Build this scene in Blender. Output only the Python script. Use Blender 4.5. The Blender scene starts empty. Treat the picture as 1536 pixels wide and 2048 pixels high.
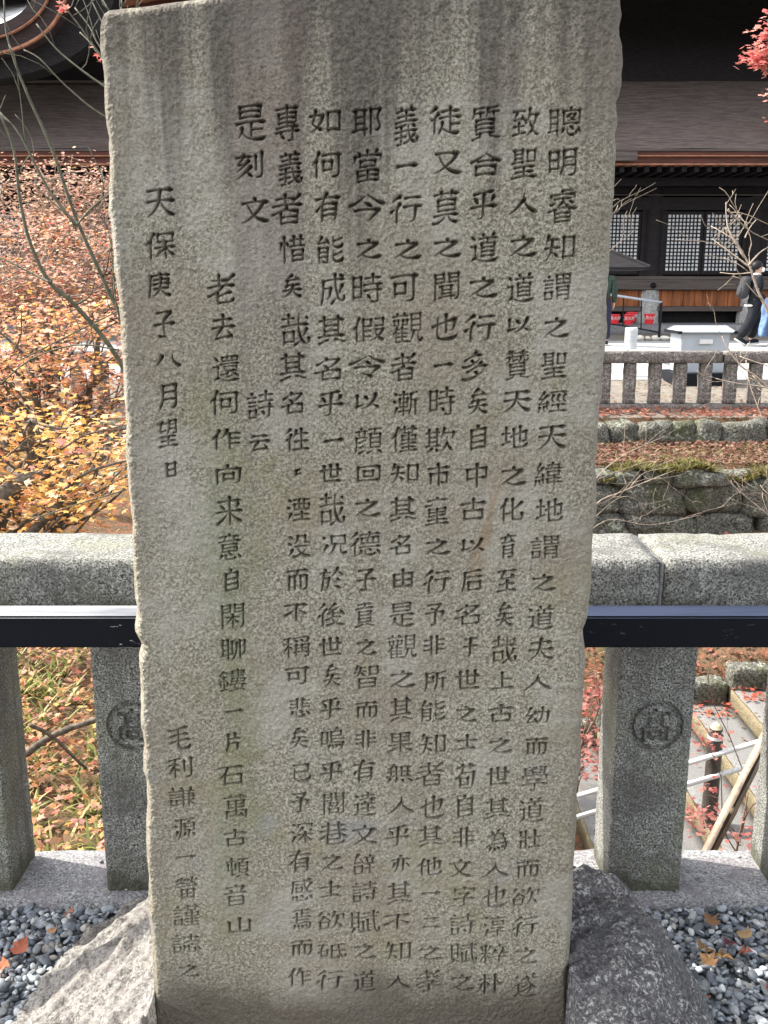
import bpy, bmesh, math, random
import numpy as np
from mathutils import Vector, Matrix, Quaternion, noise as mnoise
R = math.radians
random.seed(7)
rng = np.random.default_rng(7)
C = bpy.context.scene.collection
SC = bpy.context.scene

# ------------------------------------------------------------------ camera, light
CAM_Z, PITCH, FPX = 1.523, R(13.1), 1950.0
cam_d = bpy.data.cameras.new('camera'); cam = bpy.data.objects.new('camera', cam_d); C.objects.link(cam)
cam.location = (0, 0, CAM_Z); cam.rotation_euler = (R(90) - PITCH, 0, 0)
cam_d.sensor_fit = 'VERTICAL'; cam_d.sensor_height = 24.0; cam_d.sensor_width = 18.0
cam_d.lens = 24.0 * FPX / 2048.0
cam_d.clip_start = 0.05; cam_d.clip_end = 2000
SC.camera = cam

SUN_EL, SUN_AZ = R(46), R(-74)
sdir = Vector((math.sin(SUN_AZ) * math.cos(SUN_EL), math.cos(SUN_AZ) * math.cos(SUN_EL), math.sin(SUN_EL)))
sun_d = bpy.data.lights.new('sun', 'SUN'); sun_d.energy = 2.6; sun_d.angle = R(0.6); sun_d.color = (1.0, 0.955, 0.87)
sun = bpy.data.objects.new('sun', sun_d); C.objects.link(sun); sun.location = (-6, 6, 12)
sun.rotation_euler = sdir.to_track_quat('Z', 'Y').to_euler()
W = bpy.data.worlds.new('World'); SC.world = W; W.use_nodes = True
wn = W.node_tree.nodes; wl = W.node_tree.links
bgn = wn['Background']; sky = wn.new('ShaderNodeTexSky'); sky.sky_type = 'NISHITA'; sky.sun_disc = False
sky.sun_elevation = SUN_EL; sky.sun_rotation = SUN_AZ; sky.air_density = 1.0; sky.dust_density = 2.5; sky.altitude = 100
hs = wn.new('ShaderNodeHueSaturation'); hs.inputs['Saturation'].default_value = 0.28
wl.new(sky.outputs[0], hs.inputs['Color']); wl.new(hs.outputs[0], bgn.inputs['Color']); bgn.inputs['Strength'].default_value = 0.15
SC.view_settings.view_transform = 'Standard'; SC.view_settings.look = 'None'
SC.view_settings.exposure = 2.02; SC.view_settings.gamma = 1.0

# ------------------------------------------------------------------ helpers
CP, SP = math.cos(PITCH), math.sin(PITCH)
def P(px, py, Y):
    """world point at horizontal distance Y seen at photo pixel (measuring aid)"""
    u, v = (px - 768) / FPX, (py - 1024) / FPX
    d = Vector((u, CP - v * SP, -SP - v * CP)); t = Y / d.y
    return Vector((d.x * t, Y, CAM_Z + d.z * t))
def tag(o, label, cat=None, group=None, kind=None):
    if label: o['label'] = label
    if cat: o['category'] = cat
    if group: o['group'] = group
    if kind: o['kind'] = kind
    return o
def thing(name, label, cat, loc=(0, 0, 0), rz=0, group=None):
    o = bpy.data.objects.new(name, None); C.objects.link(o); o.empty_display_size = .1
    o.location = loc; o.rotation_euler = (0, 0, rz)
    return tag(o, label, cat, group)
def link_mesh(name, me, mat, parent=None, loc=None, keep=False):
    o = bpy.data.objects.new(name, me); C.objects.link(o)
    if mat and not keep: me.materials.clear(); me.materials.append(mat)
    if loc is not None: o.location = loc
    if parent:
        o.parent = parent
    return o
def np_mesh(name, V, F, smooth=True, col=None):
    """V (n,3); F (m,k) uniform faces; col (n,3) optional vertex colour 'tint'"""
    me = bpy.data.meshes.new(name)
    V = np.asarray(V, np.float32); F = np.asarray(F, np.int32); m, k = F.shape
    me.vertices.add(len(V)); me.vertices.foreach_set('co', V.ravel())
    me.loops.add(m * k); me.loops.foreach_set('vertex_index', F.ravel())
    me.polygons.add(m); me.polygons.foreach_set('loop_start', np.arange(0, m * k, k, dtype=np.int32))
    me.polygons.foreach_set('use_smooth', np.full(m, smooth))
    if col is not None:
        a = me.color_attributes.new('tint', 'FLOAT_COLOR', 'POINT')
        c = np.ones((len(V), 4), np.float32); c[:, :3] = col; a.data.foreach_set('color', c.ravel())
    me.update(calc_edges=True); me.validate(clean_customdata=False)
    return me
class MB:
    """collects boxes, tubes, lathes into ONE mesh"""
    def __init__(s): s.V = []; s.F = []
    def add(s, V, F):
        b = len(s.V); s.V += [tuple(v) for v in V]; s.F += [tuple(i + b for i in f) for f in F]; return s
    def box(s, x0, x1, y0, y1, z0, z1):
        V = [(x, y, z) for z in (z0, z1) for y in (y0, y1) for x in (x0, x1)]
        return s.add(V, [(0, 2, 3, 1), (4, 5, 7, 6), (0, 1, 5, 4), (2, 6, 7, 3), (0, 4, 6, 2), (1, 3, 7, 5)])
    def tube(s, pts, rad, seg=6, cap=True):
        pts = [Vector(p) for p in pts]; n = len(pts)
        if not hasattr(rad, '__len__'): rad = [rad] * n
        V = []; F = []; ref = None
        for i, p in enumerate(pts):
            d = (pts[min(i + 1, n - 1)] - pts[max(i - 1, 0)]).normalized()
            if ref is None: ref = d.orthogonal().normalized()
            ref = (ref - d * ref.dot(d))
            ref = ref.normalized() if ref.length > 1e-6 else d.orthogonal().normalized()
            b = d.cross(ref)
            for k in range(seg):
                a = 2 * math.pi * k / seg; V.append(p + (ref * math.cos(a) + b * math.sin(a)) * rad[i])
        for i in range(n - 1):
            for k in range(seg):
                k2 = (k + 1) % seg; F.append((i * seg + k, i * seg + k2, (i + 1) * seg + k2, (i + 1) * seg + k))
        if cap: F += [tuple(range(seg - 1, -1, -1)), tuple((n - 1) * seg + k for k in range(seg))]
        return s.add(V, F)
    def lathe(s, prof, c=(0, 0, 0), seg=20):
        V = []; F = []; n = len(prof)
        for r, z in prof:
            for k in range(seg):
                a = 2 * math.pi * k / seg; V.append((c[0] + r * math.cos(a), c[1] + r * math.sin(a), c[2] + z))
        for i in range(n - 1):
            for k in range(seg):
                k2 = (k + 1) % seg; F.append((i * seg + k, i * seg + k2, (i + 1) * seg + k2, (i + 1) * seg + k))
        F += [tuple(range(seg - 1, -1, -1)), tuple((n - 1) * seg + k for k in range(seg))]
        return s.add(V, F)
    def prism(s, top, bot, y0, y1):
        """strip between two polylines of (x,z), extruded in y"""
        n = len(top); V = []
        for y in (y0, y1):
            V += [(x, y, z) for x, z in top] + [(x, y, z) for x, z in bot]
        F = []
        for i in range(n - 1):
            a, b, c, d = i, i + 1, n + i, n + i + 1; o = 2 * n
            F += [(c, d, b, a), (a + o, b + o, d + o, c + o), (a, b, b + o, a + o), (c + o, d + o, d, c)]
        F += [(0, 2 * n, 3 * n, n), (n - 1, 2 * n - 1, 4 * n - 1, 3 * n - 1)]
        return s.add(V, F)
    def mesh(s, name, smooth=False):
        me = bpy.data.meshes.new(name); me.from_pydata(s.V, [], s.F); me.validate()
        if smooth:
            for p in me.polygons: p.use_smooth = True
        return me
    def build(s, name, mat, parent=None, loc=None, smooth=False):
        return link_mesh(name, s.mesh(name, smooth), mat, parent, loc)
def stone_block(name, size, mat, parent=None, loc=(0, 0, 0), cell=.03, bevel=.008, rough=.003, seed=0, rot=None):
    """a hewn stone block: subdivided box, rounded arrises, uneven faces; origin at base centre"""
    sx, sy, sz = size
    n = [max(2, int(round(a / cell))) for a in size]
    idx = {}; V = []; F = []
    def vid(i, j, k):
        t = (i, j, k)
        if t not in idx:
            idx[t] = len(V); V.append((-sx / 2 + sx * i / n[0], -sy / 2 + sy * j / n[1], sz * k / n[2]))
        return idx[t]
    for i in range(n[0]):
        for j in range(n[1]):
            F.append((vid(i, j, 0), vid(i, j + 1, 0), vid(i + 1, j + 1, 0), vid(i + 1, j, 0)))
            F.append((vid(i, j, n[2]), vid(i + 1, j, n[2]), vid(i + 1, j + 1, n[2]), vid(i, j + 1, n[2])))
    for i in range(n[0]):
        for k in range(n[2]):
            F.append((vid(i, 0, k), vid(i + 1, 0, k), vid(i + 1, 0, k + 1), vid(i, 0, k + 1)))
            F.append((vid(i, n[1], k), vid(i, n[1], k + 1), vid(i + 1, n[1], k + 1), vid(i + 1, n[1], k)))
    for j in range(n[1]):
        for k in range(n[2]):
            F.append((vid(0, j, k), vid(0, j, k + 1), vid(0, j + 1, k + 1), vid(0, j + 1, k)))
            F.append((vid(n[0], j, k), vid(n[0], j + 1, k), vid(n[0], j + 1, k + 1), vid(n[0], j, k + 1)))
    out = []
    for x, y, z in V:
        h = Vector((x, y, z - sz / 2)); half = (sx / 2, sy / 2, sz / 2); b = min(bevel, min(half) * .9)
        core = Vector(tuple(max(-half[a] + b, min(half[a] - b, h[a])) for a in range(3)))
        d = h - core
        nb = sum(1 for a in range(3) if abs(d[a]) > 1e-6)
        if nb > 1: d = d.normalized() * b * (1.0 + .5 * mnoise.noise(Vector((x * 40 + seed, y * 40, z * 40))))
        q = core + d
        nn = mnoise.noise_vector(Vector((x * 9 + seed * 3.1, y * 9, z * 9))) * rough + mnoise.noise_vector(Vector((x * 45 + seed, y * 45, z * 45))) * rough * .5
        q += nn; out.append((q.x, q.y, q.z + sz / 2))
    me = np_mesh(name, out, F, smooth=True)
    o = link_mesh(name, me, mat, parent, loc)
    if rot: o.rotation_euler = rot
    return o

# ------------------------------------------------------------------ materials
class NT:
    def __init__(s, name):
        s.m = bpy.data.materials.new(name); s.m.use_nodes = True; s.t = s.m.node_tree
        s.b = s.t.nodes['Principled BSDF']; s.b.inputs['Specular IOR Level'].default_value = .25; s.out = s.t.nodes['Material Output']
    def n(s, typ, **kw):
        nd = s.t.nodes.new('ShaderNode' + typ)
        for k, v in kw.items(): setattr(nd, k, v)
        return nd
    def l(s, a, b): s.t.links.new(a, b)
    def coord(s, scale=(1, 1, 1)):
        if not hasattr(s, 'tc'): s.tc = s.n('TexCoord')
        if tuple(scale) == (1, 1, 1): return s.tc.outputs['Object']
        mp = s.n('Mapping'); mp.inputs['Scale'].default_value = scale; s.l(s.tc.outputs['Object'], mp.inputs['Vector']); return mp.outputs[0]
    def noise(s, scale, detail=4, rough=.6, stretch=(1, 1, 1), dist=0.0, off=None):
        nd = s.n('TexNoise'); nd.inputs['Scale'].default_value = scale; nd.inputs['Detail'].default_value = detail
        nd.inputs['Roughness'].default_value = rough; nd.inputs['Distortion'].default_value = dist
        c = s.coord(stretch)
        if off is not None:
            va = s.n('VectorMath', operation='ADD'); va.inputs[1].default_value = off; s.l(c, va.inputs[0]); c = va.outputs[0]
        s.l(c, nd.inputs['Vector']); return nd.outputs['Fac']
    def ramp(s, fac, lo, hi, a=0.0, b=1.0):
        r = s.n('MapRange', interpolation_type='SMOOTHSTEP'); r.inputs[1].default_value = lo; r.inputs[2].default_value = hi
        r.inputs[3].default_value = a; r.inputs[4].default_value = b; s.l(fac, r.inputs[0]); return r.outputs[0]
    def math(s, op, a, b=None):
        m = s.n('Math', operation=op)
        for i, x in enumerate((a, b)):
            if x is None: continue
            if isinstance(x, (int, float)): m.inputs[i].default_value = x
            else: s.l(x, m.inputs[i])
        return m.outputs[0]
    def mix(s, fac, a, b, mode='MIX'):
        m = s.n('Mix', data_type='RGBA', blend_type=mode)
        for sock, x in ((m.inputs[0], fac), (m.inputs[6], a), (m.inputs[7], b)):
            if isinstance(x, (int, float)): sock.default_value = x
            elif isinstance(x, tuple): sock.default_value = (*x, 1)
            else: s.l(x, sock)
        return m.outputs[2]
    def xyz(s):
        sp = s.n('SeparateXYZ'); s.l(s.coord(), sp.inputs[0]); return sp.outputs
    def bump(s, h, dist, strength=1.0, prev=None):
        b = s.n('Bump'); b.inputs['Distance'].default_value = dist; b.inputs['Strength'].default_value = strength
        s.l(h, b.inputs['Height'])
        if prev is not None: s.l(prev, b.inputs['Normal'])
        s.l(b.outputs[0], s.b.inputs['Normal']); return b.outputs[0]
    def done(s, col, rough=.8, spec=None):
        if isinstance(col, tuple): s.b.inputs['Base Color'].default_value = (*col, 1)
        else: s.l(col, s.b.inputs['Base Color'])
        if isinstance(rough, (int, float)): s.b.inputs['Roughness'].default_value = rough
        else: s.l(rough, s.b.inputs['Roughness'])
        if spec is not None: s.b.inputs['Specular IOR Level'].default_value = spec
        return s.m
def plain(name, col, rough=.7, var=.25, scale=12, bump=0.0, spec=.25, stretch=(1, 1, 1), metal=0):
    t = NT(name); f = t.noise(scale, 5, .65, stretch)
    c = t.mix(t.ramp(f, .3, .7), tuple(x * (1 - var) for x in col), tuple(min(1, x * (1 + var)) for x in col))
    if bump: t.bump(f, bump)
    t.b.inputs['Metallic'].default_value = metal
    return t.done(c, rough, spec)
def granite(name, light, mid, dark, grain=300, blotch=5, stain=(.10, .09, .085), stain_amt=.5, bump=.004, lichen=None, lichen_amt=.5, fine=.5, streak=.5, foot=0.0):
    t = NT(name)
    g = t.noise(grain, 3, .7); g2 = t.noise(grain * .45, 2, .6, off=(3, 7, 1))
    c = t.mix(t.ramp(g, .38, .62), dark, light)
    c = t.mix(t.ramp(g2, .48, .7, 0, .85), c, mid)
    bl = t.noise(blotch, 6, .65, off=(1.3, 2.1, .4))
    c = t.mix(t.math('MULTIPLY', t.ramp(bl, .45, .68), stain_amt), c, stain)
    sk = t.noise(1.0, 5, .6, (26, 26, 1.4), .2, (7, 2, 0)); c = t.mix(t.ramp(sk, .52, .70, 0, streak), c, stain)
    if lichen:
        li = t.noise(blotch * 7, 6, .75, off=(5, 5, 5)); l2 = t.noise(blotch * 1.1, 3, .6, off=(9, 1, 2))
        f = t.math('MULTIPLY', t.ramp(li, .54, .62), t.ramp(l2, .35, .6))
        c = t.mix(t.math('MULTIPLY', f, lichen_amt), c, lichen)
    if foot:
        zz = t.math('SUBTRACT', t.xyz()[2], t.math('MULTIPLY', t.noise(14, 5, .65, off=(6, 6, 0)), .16)); c = t.mix(t.ramp(zz, .0, -.07, 0, foot), c, (.055, .055, .035))
        gr = t.noise(4, 4, .6, off=(8, 3, 6)); c = t.mix(t.ramp(gr, .5, .68, 0, .4), c, (.15, .15, .085))
    nb = t.bump(t.noise(grain * .35, 4, .7, off=(2, 2, 2)), bump)
    t.bump(t.noise(28, 5, .6, off=(4, 0, 1)), bump * 3, fine, nb)
    return t.done(c, .9, .2)
def tinted(name, rough=.6, translucent=0.0, var=.2, bump=0.0, spec=.25, vscale=60):
    t = NT(name); a = t.n('Attribute', attribute_name='tint')
    f = t.noise(vscale, 3)
    c = t.mix(t.ramp(f, .3, .7, 0, var), a.outputs['Color'], (0.02, 0.015, 0.01))
    if bump: t.bump(f, bump)
    t.done(c, rough, spec)
    if translucent:
        tr = t.n('BsdfTranslucent'); t.l(c, tr.inputs['Color']); ms = t.n('MixShader'); ms.inputs[0].default_value = translucent
        t.l(t.b.outputs[0], ms.inputs[1]); t.l(tr.outputs[0], ms.inputs[2]); t.l(ms.outputs[0], t.out.inputs['Surface'])
    return t.m
M = {}
M['fence_stone'] = granite('fence granite', (.36, .355, .325), (.14, .139, .122), (.03, .031, .027), grain=215, blotch=7, stain=(.075, .07, .065), stain_amt=.6, bump=.004, foot=.8)
M['sill_stone'] = granite('sill stone', (.34, .34, .335), (.22, .215, .22), (.09, .087, .09), grain=160, blotch=9, stain=(.17, .15, .16), stain_amt=.7, bump=.004, lichen=(.55, .56, .54), lichen_amt=.5)
M['old_stone'] = granite('weathered fence stone', (.24, .21, .19), (.15, .125, .115), (.06, .05, .046), grain=60, blotch=3, stain=(.07, .065, .05), stain_amt=.75, bump=.006, lichen=(.42, .43, .38), lichen_amt=.7)
M['wall_rock'] = granite('mossy wall rock', (.19, .182, .155), (.11, .106, .09), (.03, .029, .024), grain=38, blotch=2.0, stain=(.055, .062, .025), stain_amt=.85, bump=.02, lichen=(.40, .42, .34), lichen_amt=.75)
M['concrete'] = granite('worn concrete', (.20, .197, .19), (.165, .162, .158), (.11, .108, .104), grain=90, blotch=2.5, stain=(.15, .135, .115), stain_amt=.55, bump=.002)
M['riser'] = granite('stained step edge', (.23, .19, .12), (.17, .14, .09), (.10, .08, .05), grain=80, blotch=5, stain=(.12, .10, .05), stain_amt=.6, bump=.003)
M['leaf'] = tinted('maple leaf', .55, .42, .12)
M['grass'] = tinted('blade', .5, .35, .15)
M['pebble'] = tinted('pebble', .65, 0, .25, .0015, .3, 90)
M['bark'] = plain('maple bark', (.11, .095, .075), .9, .5, 25, .01)
M['green_bark'] = plain('green bark', (.075, .072, .045), .7, .35, 40, .002)
M['twig'] = plain('pale twig', (.27, .215, .165), .7, .3, 40, .002)
M['twig_dark'] = plain('dark twig', (.15, .10, .075), .8, .3, 40, .002)
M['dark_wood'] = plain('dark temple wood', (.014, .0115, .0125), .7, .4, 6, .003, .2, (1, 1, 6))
M['brown_wood'] = plain('dark brown gable wood', (.034, .021, .020), .65, .35, 4, .003, .25, (.4, 1, 5))
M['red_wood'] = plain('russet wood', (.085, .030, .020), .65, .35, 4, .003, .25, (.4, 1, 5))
M['trim_wood'] = plain('lit trim wood', (.30, .13, .075), .6, .3, 6, .002, .25)  # brighter than the boards: light catching the rims is put into the colour
M['sill_wood'] = plain('grey timber', (.085, .068, .06), .75, .35, 3, .004, .2, (.25, 1, 9))
M['plank'] = plain('plank', (.22, .075, .028), .7, .5, 2.2, .004, .2, (3, 1, .35))
M['paper'] = plain('white paper', (.93, .93, .93), .8, .02, 4)
M['white_paint'] = plain('white paint', (.62, .62, .60), .45, .05, 8, 0, .4)
M['grey_paint'] = plain('grey paint', (.36, .39, .42), .5, .06, 6, 0, .4)
M['black_metal'] = plain('black metal', (.006, .007, .010), .6, .3, 30, 0, .2)
M['brown_metal'] = plain('brown metal', (.055, .046, .04), .45, .25, 20, 0, .4)
M['red_plastic'] = plain('red plastic', (.62, .02, .03), .4, .08, 10, 0, .5)
M['black_cloth'] = plain('black cloth', (.014, .015, .019), .9, .3, 20)
M['grey_cloth'] = plain('charcoal cloth', (.045, .046, .05), .9, .3, 20)
M['green_cloth'] = plain('green cloth', (.030, .046, .036), .9, .35, 14)
M['navy_cloth'] = plain('navy cloth', (.022, .024, .045), .9, .3, 20)
M['denim'] = plain('pale denim', (.13, .20, .36), .9, .25, 10)
M['cream_cloth'] = plain('cream cloth', (.70, .66, .58), .9, .1, 10)
M['skin'] = plain('skin', (.52, .33, .25), .6, .06, 10)
M['hair_black'] = plain('black hair', (.010, .009, .009), .5, .3, 60)
M['hair_brown'] = plain('brown hair', (.12, .06, .035), .5, .3, 60)
M['soil'] = plain('leafy soil', (.11, .075, .05), .95, .5, 14, .02)
M['terrace'] = plain('pale paving', (.31, .315, .315), .9, .12, 1.5, .002)
M['sand'] = plain('beige gravel', (.165, .145, .12), .95, .18, 6, .006)
M['gravel_bed'] = plain('gravel bed', (.10, .105, .11), .95, .5, 60, .01)

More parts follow.
